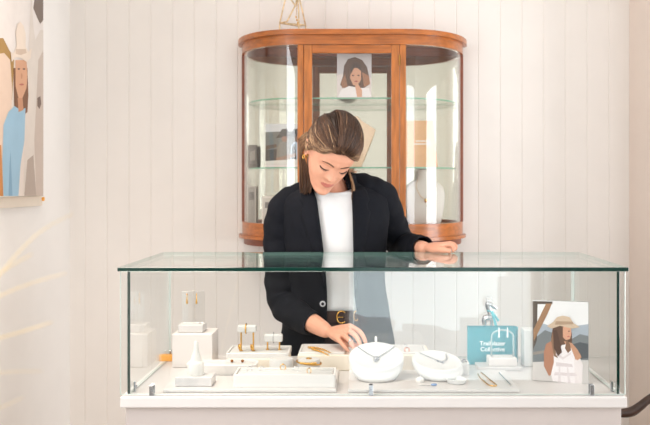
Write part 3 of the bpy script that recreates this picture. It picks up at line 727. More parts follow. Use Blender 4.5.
# teal carrier bag
a = P(467, 364, 2.85); b = P(514.5, 327, 2.85)
tt = thing('paper_bag', 'teal paper carrier bag with white writing standing in the case', 'bag', ((a.x + b.x) / 2, 2.87, CT))
bm = bmesh.new(); zb1 = CT + e; x0, x1, yA, yB, z1 = a.x, b.x + .012, 2.838, 2.878, b.z
rings = [[(x0, yA, z), (x1 - .010, yA, z), (x1, (yA + yB) / 2 - .004 * k, z), (x1 - .008, yB, z), (x0 + .004, yB, z), (x0 + .005, (yA + yB) / 2, z)] for k, z in ((0, zb1), (1, z1))]
loft(bm, [[Vector(p) for p in r] for r in rings], True, True, False); inner = [[Vector(p) * 1 for p in r] for r in rings]
cbx = Vector(((x0 + x1) / 2, (yA + yB) / 2, 0))
ins = lambda r, z: [Vector((cbx.x + (p.x - cbx.x) * .985, cbx.y + (p.y - cbx.y) * .94, z)) for p in [Vector(q) for q in r]]
loft(bm, [[Vector(p) for p in rings[1]], ins(rings[1], z1), ins(rings[0], zb1 + .004)], True, False, True)
bmesh.ops.remove_doubles(bm, verts=bm.verts[:], dist=1e-5)
obj('bag_body', bm, M_teal, tt)
cc = P(492.5, 346.5, 2.8375); me = text_mesh('Trailblazer\nCollective', .0195, Matrix.Translation((cc.x, yA - .0005, cc.z)) @ Matrix.Rotation(PI / 2, 4, 'X'), .98)
link('lettering', me, M_lettering, tt)
# white plinth behind and horse figure
hx = P(489, 300, 2.915).x
block('display_plinth', 'white plinth block hidden behind the teal paper bag', 'plinth', hx - .035, hx + .04, 2.885, 2.94, CT + e, .905, M_white)
hf = thing('horse_figure', 'silver horse figure with turquoise ribbon above the teal bag', 'figurine', (hx, 2.912, .905))
HY = 2.912
def H(px, py, dy=0): return P(px, py, HY + dy)
bm = bmesh.new()
tube(bm, [H(485.5, 318, .004), H(489, 318), H(492.5, 317)], [.011, .012, .011], 10, n=3, dome=True)
tube(bm, [H(491.5, 316.5), H(490, 310), H(488.5, 304.5)], [.009, .0075, .0065], 10, n=3, dome=True)
tube(bm, [H(488, 304), H(491, 305), H(495, 307.5), H(496, 308.5)], [.0075, .0078, .005, .0042], 10, n=3, dome=True)
for x, y0_, dy in ((484.5, 319, -.007), (485.5, 319, .008), (490.5, 319, -.007), (491.8, 318, .008)):
    p = H(x, y0_, dy); q = Vector((p.x, p.y, .9055)); m_ = (p + q) / 2 + Vector((.002, 0, .002)); tube(bm, [p, m_, q], [.0055, .003, .0034], 8, n=3)
for x in (487.2, 488.6): tube(bm, [H(x, 302.5), H(x + .3, 299)], [.0025, .0008], 6)
o = obj('horse_body', bm, M_silver, hf, True)
bm = bmesh.new(); tube(bm, [H(486, 302.5), H(486, 306), H(487.5, 311), H(488, 314)], [.004, .005, .004, .002], 8, n=3, flat=((1, 0, 0), .5)); tube(bm, [H(484, 317), H(482.8, 320), H(483.2, 325)], [.003, .004, .0015], 8, n=3); obj('mane_and_tail', bm, mat('dark_silver', (110, 105, 108), .3), hf, True)
bm = bmesh.new(); tube(bm, ring_path(H(490.2, 311), .0098, .0098, 16, (.2, 0, 1)), .0022, 6, closed=True)
tube(bm, [H(491, 311.5, -.012), H(493, 315, -.014), H(494.5, 320, -.013), H(496, 326, -.012)], [.003, .004, .0045, .005], 8, n=4, flat=((0, 1, 0), .35))
tube(bm, [H(492, 311.5, -.012), H(495, 315.5, -.014), H(498.5, 321, -.013)], [.002, .003, .004], 8, n=4, flat=((0, 1, 0), .35)); obj('ribbon', bm, M_teal_d, hf, True)
bm = bmesh.new(); tube(bm, [H(486.5, 303, 0), H(487, 297.5), H(490, 296), H(492, 299), H(490.5, 303)], .0009, 5, n=5); obj('hanging_loop', bm, M_silver, hf, True)
# slabs in front of the bag, arch with earrings
a = G(478.5, 371.5, CT); b = G(523, 371.5, CT)
block('display_slab', 'wide thin white slab in front of the teal bag', 'slab', a.x, b.x, 2.74, 2.825, CT + e, CT + .012, M_top, .002)
a = P(489, 365, 2.76); b = P(517, 365, 2.76)
block('display_slab', 'thick pinkish white slab stacked on the wide thin slab', 'slab', a.x, b.x, 2.755, 2.82, CT + .0125, CT + .037, mat('plinth_white', (222, 214, 209), .5), .002)
zs = CT + .037
tt = thing('earring_arch', 'clear acrylic arch earring stand in front of the teal bag', 'earring stand', (P(502.5, 350, 2.785).x, 2.785, zs))
bm = bmesh.new(); xa, xb = P(491.5, 350, 2.785).x, P(513.5, 350, 2.785).x; zt_ = P(500, 330, 2.785).z; r = (xb - xa) / 2
path = [Vector((xa, 2.785, zs + e)), Vector((xa, 2.785, zt_ - r * .6))] + [Vector(((xa + xb) / 2 - r * math.cos(q), 2.785, zt_ - r * .6 + r * .6 * math.sin(q))) for q in [PI * i / 10 for i in range(1, 10)]] + [Vector((xb, 2.785, zt_ - r * .6)), Vector((xb, 2.785, zs + e))]
tube(bm, path, .003, 8); obj('acrylic_arch', bm, mat('frosted_acrylic', (225, 240, 242), .15, noise=.01, trans=.6), tt, True)
for px, lb in ((499, 'left one of two white drop earrings hanging from acrylic arch'), (507.5, 'right one of two white drop earrings hanging from acrylic arch')):
    p = P(px, 328.5, 2.779); q = P(px, 337, 2.779); bm = bmesh.new(); tube(bm, [p + Vector((0, .004, .002)), p, (p + q) / 2, q], [.0012, .0018, .0022, .003], 8, dome=True)
    tag(recenter(obj('drop_earring', bm, M_lettering, None, True), p), lb, 'earring')
# grey box next to the photo
a = P(523, 367, 2.82); b = P(536, 329, 2.82)
block('display_plinth', 'pale grey upright plinth block between teal bag and photo block', 'plinth', a.x, b.x + .02, 2.80, 2.86, CT + e, b.z, mat('pale_grey', (214, 214, 212), .5, noise=.02))
# photo block of woman in a hat
p0 = G(532.5, 380.5, CT); p1 = G(588.5, 384.2, CT); dv = (p1 - p0); nrm = Vector((-dv.y, dv.x, 0)).normalized()
if nrm.y > 0: nrm = -nrm
tt = thing('photo_block', 'portrait photo block of woman in a straw hat, right end of case', 'photo', ((p0 + p1) / 2).to_tuple())
zt_ = P(533, 300, p0.y).z
bm = bmesh.new(); bk = -nrm * .012
vs = [p0 + Vector((0, 0, e)), p1 + Vector((0, 0, e)), Vector((p1.x, p1.y, zt_)), Vector((p0.x, p0.y, zt_))]
prism(bm, vs, bk); obj('block', bm, mat('photo_block_side', (150, 145, 140), .4, noise=.03), tt)
# its picture
zr = zt_; ptr = lambda: 0
LTx, LTy = 533, 300
RTy = CY + (CZ - zt_) * F / p1.y
sh = [([(532.6, 300), (588.4, RTy), (588.4, 384), (532.6, 380)], (236, 234, 234)),
      ([(532.6, 322), (545, 324), (560, 330), (575, 326), (588.4, 324), (588.4, 384), (532.6, 380)], (168, 176, 186)),
      ([(532.6, 340), (545, 330), (556, 334), (570, 340), (580, 334), (588.4, 336), (588.4, 384), (532.6, 380)], (122, 126, 128)),
      ([(570, 345), (580, 342), (588.4, 344), (588.4, 358), (572, 360)], (84, 88, 92)),
      ([(532.6, 362), (588.4, 360), (588.4, 384), (532.6, 380)], (206, 200, 196)),
      ([(532.8, 301), (552.5, 301.5), (552.5, 304), (537.5, 304), (537, 340), (533, 350)], (92, 80, 72)),
      ([(546, 303.5), (552, 303.5), (548, 313), (534, 341), (533.2, 330), (541, 314)], (160, 122, 92)),
      ([(533, 352), (545, 350), (545, 353), (533, 355)], (150, 140, 132)),
      ([(553, 327), (560, 322), (569, 324), (572, 334), (572, 344), (568, 352), (557, 357), (553, 345), (551, 338)], (104, 76, 60)),
      ([(544, 352), (546, 344), (551, 341), (556, 345), (556, 360), (552, 374), (549, 376), (544, 366)], (176, 124, 98)),
      ([(564, 341), (572, 343), (578, 350), (581, 357), (577, 360), (570, 354)], (196, 146, 116)),
      ([(553, 344), (558, 350), (562, 345), (567, 344), (571, 348), (575, 358), (578, 384), (553, 381), (551, 374), (554, 362)], (240, 232, 232)),
      ([(574, 359), (580, 358), (583, 365), (582, 384), (575, 384)], (232, 222, 220)),
      ([(556, 362), (572, 364), (573, 367), (556, 366)], (216, 204, 204)),
      ([(551, 340), (553, 331), (556, 336), (555, 350), (558, 358), (554, 356)], (142, 108, 84)),
      ([(567, 340), (570, 344), (571, 350), (568, 353), (565, 348)], (132, 98, 76)),
      ([(556, 352), (563, 357), (571, 352), (571, 354), (563, 359.5), (556, 355)], (222, 210, 210)),
      ([(555, 372), (576, 373), (577, 376), (554, 375)], (220, 208, 208)),
      ([(559, 366), (560, 366), (561, 384), (558, 384)], (224, 214, 214)), ([(567, 367), (568, 367), (571, 384), (568, 384)], (224, 214, 214)),
      ([(563, 326), (571, 327), (571.5, 334), (570, 339), (566, 340), (563, 337)], (214, 160, 132)),
      ([(553, 330), (557, 330), (560, 342), (562, 352), (558, 356), (554, 348)], (88, 62, 50)),
      (ell(569, 331, .9, .6, 6), (90, 60, 50)), (ell(568.6, 336.4, 1.4, .6, 6), (190, 100, 92)),
      ([(575, 355), (580, 353), (581.5, 357), (578, 360), (575, 359)], (202, 150, 120)),
      ([(547, 326), (553, 322), (557, 317), (563, 315.5), (570, 317), (573, 322.5), (580, 327), (572, 328.5), (560, 325.5), (552, 328.5)], (206, 182, 158)),
      ([(556, 321), (573, 321.5), (573.5, 324), (560, 324.5), (555, 324.5)], (172, 144, 120))]
picture('printed_image', sh, p0 + Vector((0, 0, .1)), nrm, tt)

# ------------------------------------------------------------------ chair at right behind the counter
cr = thing('wooden_armchair', 'dark brown curved timber chair arm showing right of the counter', 'chair', (1.05, 2.72, 0))
for yy in (2.95, 2.50):
    bm = bmesh.new(); q = [P(612, 412, 2.95), P(622, 413, 2.95), P(632, 411.5, 2.95), P(641, 405.5, 2.95), P(650, 398.5, 2.95), P(666, 391, 2.95), P(705, 386, 2.95)]
    q = [Vector((v.x, yy, v.z)) for v in q]
    tube(bm, q, [.012, .0155, .0165, .0150, .0135, .014, .014], 12, n=5, dome=True); obj('armrest', bm, M_brown, cr, True)
    for x, zt_ in ((q[0].x + .004, q[0].z - .006), (q[-1].x - .012, .90)):
        bm = bmesh.new(); tube(bm, [(x, yy, .001), (x, yy, .42), (x, yy, zt_)], [.012, .014, .012], 10, n=3); obj('leg', bm, M_brown, cr, True)
bm = bmesh.new(); box(bm, .85, 1.155, 2.515, 2.935, .41, .44, .01, 3); obj('seat', bm, M_brown, cr)
bm = bmesh.new(); box(bm, 1.14, 1.158, 2.515, 2.935, .72, .88, .006); obj('backrest', bm, M_brown, cr)

# ------------------------------------------------------------------ dried grass at left, close to the lens
dg_ = thing('straw_bouquet', 'arching dried straw blades in front of left wall, under the canvas', 'dried flowers', (-.66, 1.0, 0))
bm = bmesh.new(); lathe(bm, [(.07, 0), (.085, .02), (.10, .15), (.095, .35), (.06, .52), (.05, .58), (.056, .62), (.048, .62), (.043, .58), (.05, .5), (.08, .3), (.07, .03), (.001, .02)], (-.66, 1.0, .001), 28); obj('vase', bm, M_clay, dg_, True)
for pts, r in ((((-60, 340), (-20, 300), (10, 262), (40, 232), (72, 214)), .0028), (((-60, 330), (-25, 296), (5, 270), (32, 254)), .003),
               (((-60, 340), (-20, 312), (0, 296), (32, 283), (66, 273)), .0028), (((-60, 360), (-20, 344), (3, 337), (24, 331), (52, 322)), .0036),
               (((-60, 385), (-20, 376), (10, 372), (42, 371)), .0016), (((-60, 440), (-25, 418), (0, 408), (24, 397)), .0016)):
    bm = bmesh.new(); pp = [Vector((-.66, 1.0, .15)), Vector((-.63, 1.0, .6))] + [P(x, y, 1.0 + .01 * i) for i, (x, y) in enumerate(pts)]
    n_ = len(pp); tube(bm, pp, [r * .25] * 3 + [r * .25 * (1.15 - .9 * (i / (n_ - 3)) ** 2) for i in range(n_ - 3)], 6, n=6); obj('blade', bm, M_straw, dg_, True)

# ------------------------------------------------------------------ the woman
#HUMAN-BEGIN
HB = Vector((-.095, 3.16, 0))          # where she stands
# --- head in its own axes: x to her left, y to the back, z up; origin between the ears
HS = 1.06
Rh = (Matrix.Rotation(math.radians(24), 4, 'Z') @ Matrix.Rotation(math.radians(11), 4, 'Y') @ Matrix.Rotation(math.radians(41), 4, 'X'))
HC = P(330.5, 154.5, 2.985)
MH = Matrix.Translation(HC) @ Rh @ Matrix.Scale(HS, 4)
def interp(z, tab):
    return float(np.interp(z, [a for a, _ in tab], [b for _, b in tab]))
Wt = [(-.118, .006), (-.112, .024), (-.10, .036), (-.08, .047), (-.05, .0585), (-.02, .066), (.02, .072), (.05, .0735), (.08, .063), (.10, .045), (.112, .022), (.117, .004)]
Ft = [(-.118, .060), (-.112, .074), (-.10, .080), (-.088, .078), (-.075, .080), (-.06, .0815), (-.045, .081), (-.03, .0815), (0, .083), (.02, .089), (.04, .090), (.06, .083), (.08, .068), (.10, .043), (.112, .02), (.117, .004)]
Bt = [(-.118, -.05), (-.10, -.02), (-.08, .01), (-.05, .045), (-.02, .072), (.02, .094), (.05, .098), (.08, .080), (.10, .052), (.112, .024), (.117, .004)]
def gz(x, s): return math.exp(-(x / s) ** 2)
def face_bump(x, z):
    b = 0.0; zl = z - 6.5 * x * x
    t = min(max((.012 - z) / .046, 0), 1)                      # nose: bridge to tip
    if -.05 < z < .03: b += (.004 + .018 * t ** 1.3) * gz(x, .0075 + .005 * t) * (1 if z > -.033 else gz(z + .033, .006))
    b += .006 * gz(abs(x) - .011, .006) * gz(z + .031, .007)    # nostrils
    b -= .010 * gz(abs(x) - .031, .017) * gz(z - .002, .014)    # eye sockets
    b += .0075 * gz(abs(x) - .032, .0125) * gz(z + .001, .0085)   # lids over the eyes
    b += .004 * gz(abs(x) - .03, .02) * gz(z - .021, .008)      # brow ridge
    b += .006 * gz(abs(x) - .042, .02) * gz(z + .03, .02)       # cheeks
    b += .0055 * gz(x, .021) * gz(zl + .0585, .0042) * .7 + .0042 * gz(x, .018) * gz(zl + .0685, .005)   # lips
    b -= .003 * gz(x, .02) * gz(zl + .0635, .0018)
    b += .005 * gz(x, .02) * gz(z + .1, .012)                   # chin
    return b
def head_pt(a, z, off=0.0):
    w, f, k = interp(z, Wt), interp(z, Ft), interp(z, Bt)
    s, c = math.sin(a), math.cos(a)                              # a = 0 straight ahead
    ex = 2 / 2.25
    x = w * math.copysign(abs(s) ** ex, s)
    mid = -.0 if k > 0 else (k)
    if c >= 0: y = -(abs(c) ** ex) * (f if k > 0 else f + k) - (0 if k > 0 else -k) * 1.0
    else: y = (abs(c) ** ex) * (k if k > 0 else 0.0) + (0 if k > 0 else k)
    if k <= 0 and c >= 0: y = -(abs(c) ** ex) * (f + k) + k
    if c > 0: y -= face_bump(x, z) * min(1, c * 2.2)
    v = Vector((x, y, z))
    if off: v += Vector((x, y, z - .02)).normalized() * off
    return v
raw = bmesh.new()
rings = []
for i in range(88):
    z = -.1178 + (.2345) * i / 87
    rings.append([MH @ head_pt(2 * PI * k / 112, z) for k in range(112)])
loft(raw, rings)
for s in (-1, 1):                                               # ears
    ec = MH @ Vector((s * .073, .012, -.004))
    pts = [MH @ Vector((s * (.073 + .006 * math.sin(q) + .006), .016 + .014 * math.cos(q), -.002 + .027 * math.sin(q))) for q in np.linspace(-1.9, 2.9, 14)]
    tube(raw, pts, .0052, 8, dome=True)
    ball(raw, MH @ Vector((s * .073, .014, -.006)), .016, (.5, .8, 1.2), 10, 8)
# neck, torso, legs
tube(raw, [P(335, 212, 3.12), P(334.5, 196, 3.09), MH @ Vector((0, .03, -.07)), MH @ Vector((0, .02, -.03))], [.06, .054, .05, .05], 16, n=4, dome=True)
tube(raw, [(-.095, 3.17, .86), (-.095, 3.16, 1.0), (-.095, 3.13, 1.15), (-.095, 3.11, 1.28), (-.095, 3.10, 1.34)], [.11, .095, .09, .08, .05], 20, n=4, flat=((0, 1, 0), .8), dome=True)
for s in (-1, 1):
    x = -.095 + s * .085
    tube(raw, [(x, 3.17, .88), (x + s * .005, 3.165, .7), (x + s * .01, 3.15, .48), (x + s * .012, 3.18, .28), (x + s * .012, 3.2, .08)], [.075, .07, .048, .045, .03], 14, n=4, dome=True)
    tube(raw, [(x + s * .012, 3.21, .045), (x + s * .02, 3.13, .03), (x + s * .024, 3.06, .024)], [.03, .03, .018], 10, n=3, dome=True)
# arms
RS, RE, RW = P(287, 204, 3.11), P(285, 307, 3.12), P(325.5, 330.5, 2.905)
tube(raw, [P(300, 200, 3.11), RS, (RS + RE) / 2, RE, (RE * .5 + RW * .5), RE * .12 + RW * .88, RW], [.03, .034, .036, .036, .036, .029, .0245], 14, n=4, dome=True)
LS, LE, LW_ = P(376, 200, 3.11), P(402, 247, 3.27), P(424, 248, 3.005)
tube(raw, [P(362, 200, 3.11), LS, (LS + LE) / 2, LE, (LE + LW_) / 2, LW_], [.03, .034, .036, .036, .033, .0235], 14, n=4, dome=True)
def hand(wrist, palm0, fingers, thumb, rw):
    for f, rr in fingers:
        tube(raw, [palm0, palm0 * .45 + f[0] * .55, f[0]], [rw * .62, rw * .56, rr * 1.22], 10, n=3, dome=True)
        tube(raw, [f[0]] + f[1:], [rr * 1.2, rr * 1.05, rr * .95, rr * .78], 10, n=4, dome=True)
    for (f, r1), (g, r2) in zip(fingers[:-1], fingers[1:]):
        tube(raw, [palm0 * .5 + (f[0] + g[0]) * .25, (f[0] + g[0]) * .5], [rw * .5, r1 * 1.02], 8, dome=True)
    tube(raw, [palm0] + thumb, [rw * .6, .0135, .0112, .0105, .0082], 10, n=4, dome=True)
rf = [([P(350.3, 326.3, 2.835), P(359.3, 331.5, 2.795), P(363.6, 337.5, 2.77), P(365.6, 342.6, 2.755)], .0082),
      ([P(346.3, 329.2, 2.815), P(354.8, 335, 2.772), P(358.8, 341, 2.752), P(360.2, 345.8, 2.743)], .0083),
      ([P(342, 333.6, 2.803), P(349, 339.8, 2.762), P(352.6, 345, 2.747), P(354, 348.8, 2.742)], .0078),
      ([P(337.5, 338.4, 2.797), P(342.4, 344.2, 2.765), P(345.6, 347.8, 2.752), P(348.2, 350.6, 2.748)], .0070)]
hand(RW, P(330, 332, 2.885), rf, [P(337, 338, 2.862), P(348, 343.5, 2.83), P(356.5, 346, 2.795), P(362, 347.4, 2.765)], .026)
lf = [([P(439.5, 246.6, 2.925), P(449, 244.6, 2.912), P(453.6, 247.4, 2.905), P(453.2, 250.6, 2.900)], .0080),
      ([P(441, 245, 2.947), P(451, 243.6, 2.940), P(455.6, 246.2, 2.934), P(455.2, 249.2, 2.930)], .0082),
      ([P(440.5, 244.6, 2.97), P(450, 244.0, 2.968), P(454, 246.5, 2.964), P(453.6, 249, 2.96)], .0078),
      ([P(439, 245.4, 2.99), P(446.5, 245.6, 2.995), P(450, 247.4, 2.992), P(449.5, 249.6, 2.988)], .0070)]
hand(LW_, P(428, 247.5, 2.985), lf, [P(432, 248.8, 2.955), P(438, 249.2, 2.92), P(444, 249.8, 2.898), P(449, 250.8, 2.885)], .024)
bmesh.ops.recalc_face_normals(raw, faces=raw.faces[:])
me = bpy.data.meshes.new('raw_body'); raw.to_mesh(me); raw.free()
ro = bpy.data.objects.new('raw_body', me); C.objects.link(ro)
md = ro.modifiers.new('r', 'REMESH'); md.mode = 'VOXEL'; md.voxel_size = .0027
ms_ = ro.modifiers.new('s', 'SMOOTH'); ms_.factor = .5; ms_.iterations = 3
dgx = bpy.context.evaluated_depsgraph_get(); bme = bpy.data.meshes.new_from_object(ro.evaluated_get(dgx)); bpy.data.objects.remove(ro)
bme.name = 'person'; bme.materials.clear(); bme.materials.append(M_skin); bme.materials.append(M_lip)
MHi = MH.inverted(); LIP = MHi
n = len(bme.polygons); idx = np.zeros(n, np.int32)
cen = np.empty(n * 3); bme.polygons.foreach_get('center', cen); cen = cen.reshape(-1, 3)
A = np.array(MHi); loc = cen @ A[:3, :3].T + A[:3, 3]
lx, ly, lz = loc[:, 0], loc[:, 1], loc[:, 2]
lip = (ly < -.05) & (np.abs(lx) < .0235) & (np.abs(lz - 6.5 * lx * lx + .0635) < .0082 * np.sqrt(np.clip(1 - (lx / .0235) ** 2, 0, 1)))
idx[lip] = 1
bme.polygons.foreach_set('material_index', idx); bme.polygons.foreach_set('use_smooth', np.ones(n, bool))
bme.transform(Matrix.Translation(-HB))
person = bpy.data.objects.new('person', bme); C.objects.link(person); person.location = HB
tag(person, 'person in a black blazer and white top leaning over the glass case, looking down', 'person')
# brows, lashes
for s in (-1, 1):
    bm = bmesh.new()
    q = [(.013, .0175), (.024, .0225), (.036, .0235), (.048, .0185)]
    tube(bm, [MH @ (head_pt(math.asin(min(1, (x / interp(z, Wt)) ** (2.25 / 2))) * s, z) + Vector((0, -.0005, 0))) for x, z in q], [.0022, .0027, .0024, .0010], 6, n=5, dome=True)
    obj('eyebrow', bm, M_brow, person, True)
    bm = bmesh.new()
    q = [(.0185, -.005), (.026, -.0078), (.034, -.0085), (.042, -.0068), (.047, -.0035)]
    pp = [MH @ (head_pt(math.asin(min(1, (x / interp(z, Wt)) ** (2.25 / 2))) * s, z) + Vector((0, -.0012, -.0005))) for x, z in q]
    tube(bm, pp, [.0008, .0015, .0017, .0017, .0008], 6, n=5)
    for p in crspline(pp, 4)[4:]:
        p = Vector(p); tube(bm, [p, p + Rh.to_3x3() @ Vector((0, -.005, -.004))], [.0006, .0002], 4)
    obj('eyelashes', bm, M_lash, person, True)
# --- hair
hairm = bpy.data.materials.new('hair'); hairm.use_nodes = True; nt = hairm.node_tree; b = nt.nodes['Principled BSDF']
at = nt.nodes.new('ShaderNodeAttribute'); at.attribute_name = 'tint'
rp = nt.nodes.new('ShaderNodeValToRGB'); rp.color_ramp.elements[0].color = col(34, 22, 17); rp.color_ramp.elements[1].color = col(216, 180, 138)
el = rp.color_ramp.elements.new(.45); el.color = col(96, 66, 46)
nt.links.new(at.outputs['Fac'], rp.inputs['Fac']); nt.links.new(rp.outputs['Color'], b.inputs['Base Color'])
b.inputs['Roughness'].default_value = .45; b.inputs['Specular IOR Level'].default_value = .3
hb = bmesh.new(); tl = hb.verts.layers.float.new('tint')
HCc, HR = Vector((0, .010, .026)), Vector((.081, .106, .114))
def scalp(d, off=0.0): return HCc + Vector((d.x * (HR.x + off), d.y * (HR.y + off), d.z * (HR.z + off)))
def strand(pts, r, tint, t1=None, seg=5):
    n0 = len(hb.verts); tube(hb, pts, r, seg); hb.verts.ensure_lookup_table()
    k = len(hb.verts) - n0
    for i in range(k):
        f = i / max(k - 1, 1); hb.verts[n0 + i][tl] = tint + ((t1 if t1 is not None else tint) - tint) * f
# base cap under the strands
def hairline(az):                       # elevation of the hairline at an azimuth from straight ahead
    a = abs(az); return float(np.interp(a, [0, .5, .9, 1.25, 1.6, 2.0, 3.2], [.38, .32, .12, -.08, -.38, -.6, -.75]))
N = 64; rows = []
for i in range(16):
    row = []
    for k in range(N):
        az = -PI + 2 * PI * k / N; e0 = hairline(az) + .03; el_ = e0 + (PI / 2 - e0) * i / 15.0
        d = Vector((math.sin(az) * math.cos(el_), -math.cos(az) * math.cos(el_), math.sin(el_)))
        row.append(hb.verts.new(MH @ scalp(d, -.004 if i == 0 else .0)))
    rows.append(row)
for a_, b_ in zip(rows[:-1], rows[1:]):
    for k in range(N): hb.faces.new((a_[k], a_[(k + 1) % N], b_[(k + 1) % N], b_[k]))
for row in rows:
    for v in row: v[tl] = .16
pole = Vector((-.12, .93, .20)).normalized()
rnd = random.Random(3)
for k in range(1500):
    az = rnd.uniform(-1.75, 1.75); el0 = hairline(az) + rnd.uniform(0, .5) ** 1.3 * (.9 if rnd.random() < .6 else .15)
    el0 = min(el0, 1.45)
    d0 = Vector((math.sin(az) * math.cos(el0), -math.cos(az) * math.cos(el0), math.sin(el0)))
    # strands first fall away from the centre parting, then run back over the crown
    sgn = 1 if az > -.3 else -1
    pl = (pole + Vector((sgn * .35 * rnd.uniform(.3, 1.2), 0, rnd.uniform(-.35, .3)))).normalized()
    ang = d0.angle(pl); pts = []; m = 11; lift = rnd.uniform(.0, .004)
    for i in range(m):
        t = i / (m - 1); d = (d0 * math.sin((1 - t) * ang) + pl * math.sin(t * ang)) / math.sin(ang)
        d = d + Vector((sgn * .07 * math.sin(PI * t), 0, .06 * math.sin(PI * t))); d.normalize()
        pts.append(MH @ scalp(d, .0005 + lift + .007 * math.sin(PI * min(1, t * 1.3)) * (1 if d.z > .3 else .4)))
    edge = max(0, 1 - (el0 - hairline(az)) / .35)
    side = min(1, abs(az) / 1.2)
    tint = .03 + .30 * rnd.random() ** 3 * .8 + (.35 if rnd.random() < .07 else 0) + edge * (.12 + .6 * side) * rnd.uniform(.2, 1.1)
    strand(pts, [.0005] + [.0016 * rnd.uniform(.7, 1.25)] * (m - 2) + [.0008], min(tint, 1), min(1, tint * .55))
# front sections swept across the temples, towards the ears
for s in (-1, 1):
    for k in range(130):
        u = rnd.random()
        d0 = Vector((-.20 + s * (.03 + .12 * u), -.86, .45 - .06 * u + rnd.uniform(0, .12))).normalized()
        d1 = Vector((s * .70, -.66, .17 + rnd.uniform(-.04, .2))).normalized(); d2 = Vector((s * 1.0, -.02, .06 + rnd.uniform(-.12, .2))).normalized(); d3 = Vector((s * .7, .7, -.1)).normalized()
        w_ = [list(scalp(d, .002 + .005 * rnd.random())) for d in (d0, d1, d2, d3)]
        pts = [MH @ Vector(p) for p in crspline(w_, 5)]
        t0 = .3 + .6 * rnd.random(); strand(pts, [.0005] + [.0014] * (len(pts) - 2) + [.0008], t0 * .6, t0 + .25 * rnd.random())
# long lock hanging in front of the shoulder on her right, and behind
for k in range(240):
    u, v = rnd.random(), rnd.random()
    p0 = MH @ Vector((-.078 - .006 * v, .012 + .05 * v, .03 - .03 * u)); p1 = MH @ Vector((-.084 - .006 * v, .02 + .05 * v, -.03))
    x = 298.5 + 12.5 * u; p2 = P(x + 1, 178, 3.0 + .05 * v); p3 = P(x + 1.5 - 1.5 * u, 189 + 8 * rnd.random() - 7 * abs(u - .55), 3.0 + .05 * v)
    pts = [Vector(p) for p in crspline([list(p0), list(p1), list(p2), list(p3)], 4)]
    t0 = .12 + .45 * rnd.random() ** 1.5 * (1.2 - .5 * u); strand(pts, [.0008] + [.0015] * (len(pts) - 2) + [.0004], t0 + .2, t0)
for k in range(44):
    u, v = rnd.random(), rnd.random()
    p0 = MH @ Vector((.079, .0 + .05 * v, .02)); p1 = MH @ Vector((.083 , .01 + .05 * v, -.04))
    p2 = P(351.5 + 3 * u, 186, 3.02 + .03 * v); p3 = P(351.5 + 3 * u * .8, 200 + (16 * rnd.random() if k < 10 else 0), 3.02)
    pts = [Vector(p) for p in crspline([list(p0), list(p1), list(p2), list(p3)], 4)]
    t0 = .35 + .5 * rnd.random(); strand(pts, [.001] + [.0017] * (len(pts) - 2) + [.0005], t0)
for v in hb.faces: v.smooth = True
me = bpy.data.meshes.new('hair'); hb.to_mesh(me); hb.free()
link('hair', me, hairm, person)
# earring
bm = bmesh.new(); ec = MH @ Vector((-.0795, .006, -.036)); tube(bm, ring_path(ec, .0065, .0065, 16, (1, .6, 0)), .0022, 8, closed=True); obj('hoop_earring', bm, M_gold, person, True)
# ring on the ring finger
rp0, rp1 = rf[2][0][1] * .55 + rf[2][0][2] * .45, rf[2][0][2]
bm = bmesh.new(); dd = (rp1 - rf[2][0][1]).normalized(); tube(bm, ring_path(rp0, .0088, .0088, 18, dd), .0016, 8, closed=True); ball(bm, rp0 + Vector((-.002, -.006, .006)), .0035); obj('finger_ring', bm, M_silver, person, True)

# --- clothes: shells round the torso
TZ = [(1.40, -.095, 3.105, .060, .058), (1.385, -.095, 3.105, .082, .064), (1.36, -.092, 3.105, .140, .082), (1.335, -.093, 3.105, .178, .096), (1.30, -.095, 3.105, .186, .106), (1.24, -.095, 3.105, .182, .115),
      (1.16, -.096, 3.115, .174, .116), (1.08, -.096, 3.135, .170, .108), (1.0, -.095, 3.155, .172, .105), (.92, -.092, 3.17, .184, .116), (.82, -.09, 3.18, .20, .124), (.72, -.09, 3.18, .206, .128)]
TZ = TZ[::-1]
def tring(z):
    zs = [t[0] for t in TZ]; return [float(np.interp(z, zs, [t[i] for t in TZ])) for i in (1, 2, 3, 4)]
def tpt(z, a, off=0.0):                  # a = 0 at the front, positive towards the picture's right
    cx, cy, hw, hd = tring(z); s, c = math.sin(a), math.cos(a); ex = 2 / 2.3
    return Vector((cx + (hw + off) * math.copysign(abs(s) ** ex, s), cy - (hd + off) * math.copysign(abs(c) ** ex, c), z))
def ang_at(z, px, off=0.0):              # the angle at which the front of the shell is seen at a picture column
    lo, hi = -1.5, 1.5
    for _ in range(40):
        m = (lo + hi) / 2; v = tpt(z, m, off)
        if CX + F * v.x / v.y < px: lo = m
        else: hi = m
    return lo
def zof(py): return CZ - (py - CY) / F * 3.0
OPL = [(190, 314), (200, 317.5), (230, 321.5), (270, 326), (300, 327.5), (330, 327), (360, 322), (400, 316)]
OPR = [(190, 352), (200, 351.5), (230, 352.5), (270, 353), (300, 354), (320, 357), (345, 362), (400, 370)]
def opening(z):
    py = CY + (CZ - z) * F / 3.0
    return ang_at(z, np.interp(py, *zip(*OPL))), ang_at(z, np.interp(py, *zip(*OPR)))
# jersey top
bm = bmesh.new(); rings = []
for z in np.linspace(.93, 1.345, 18):
    rr = [tpt(z, 2 * PI * k / 40, -.012) for k in range(40)]
    for k, v in enumerate(rr): v.y += .0025 * math.sin(9 * v.x * 10 + z * 40) * (1 if v.y < 3.1 else 0)
    rings.append(rr)
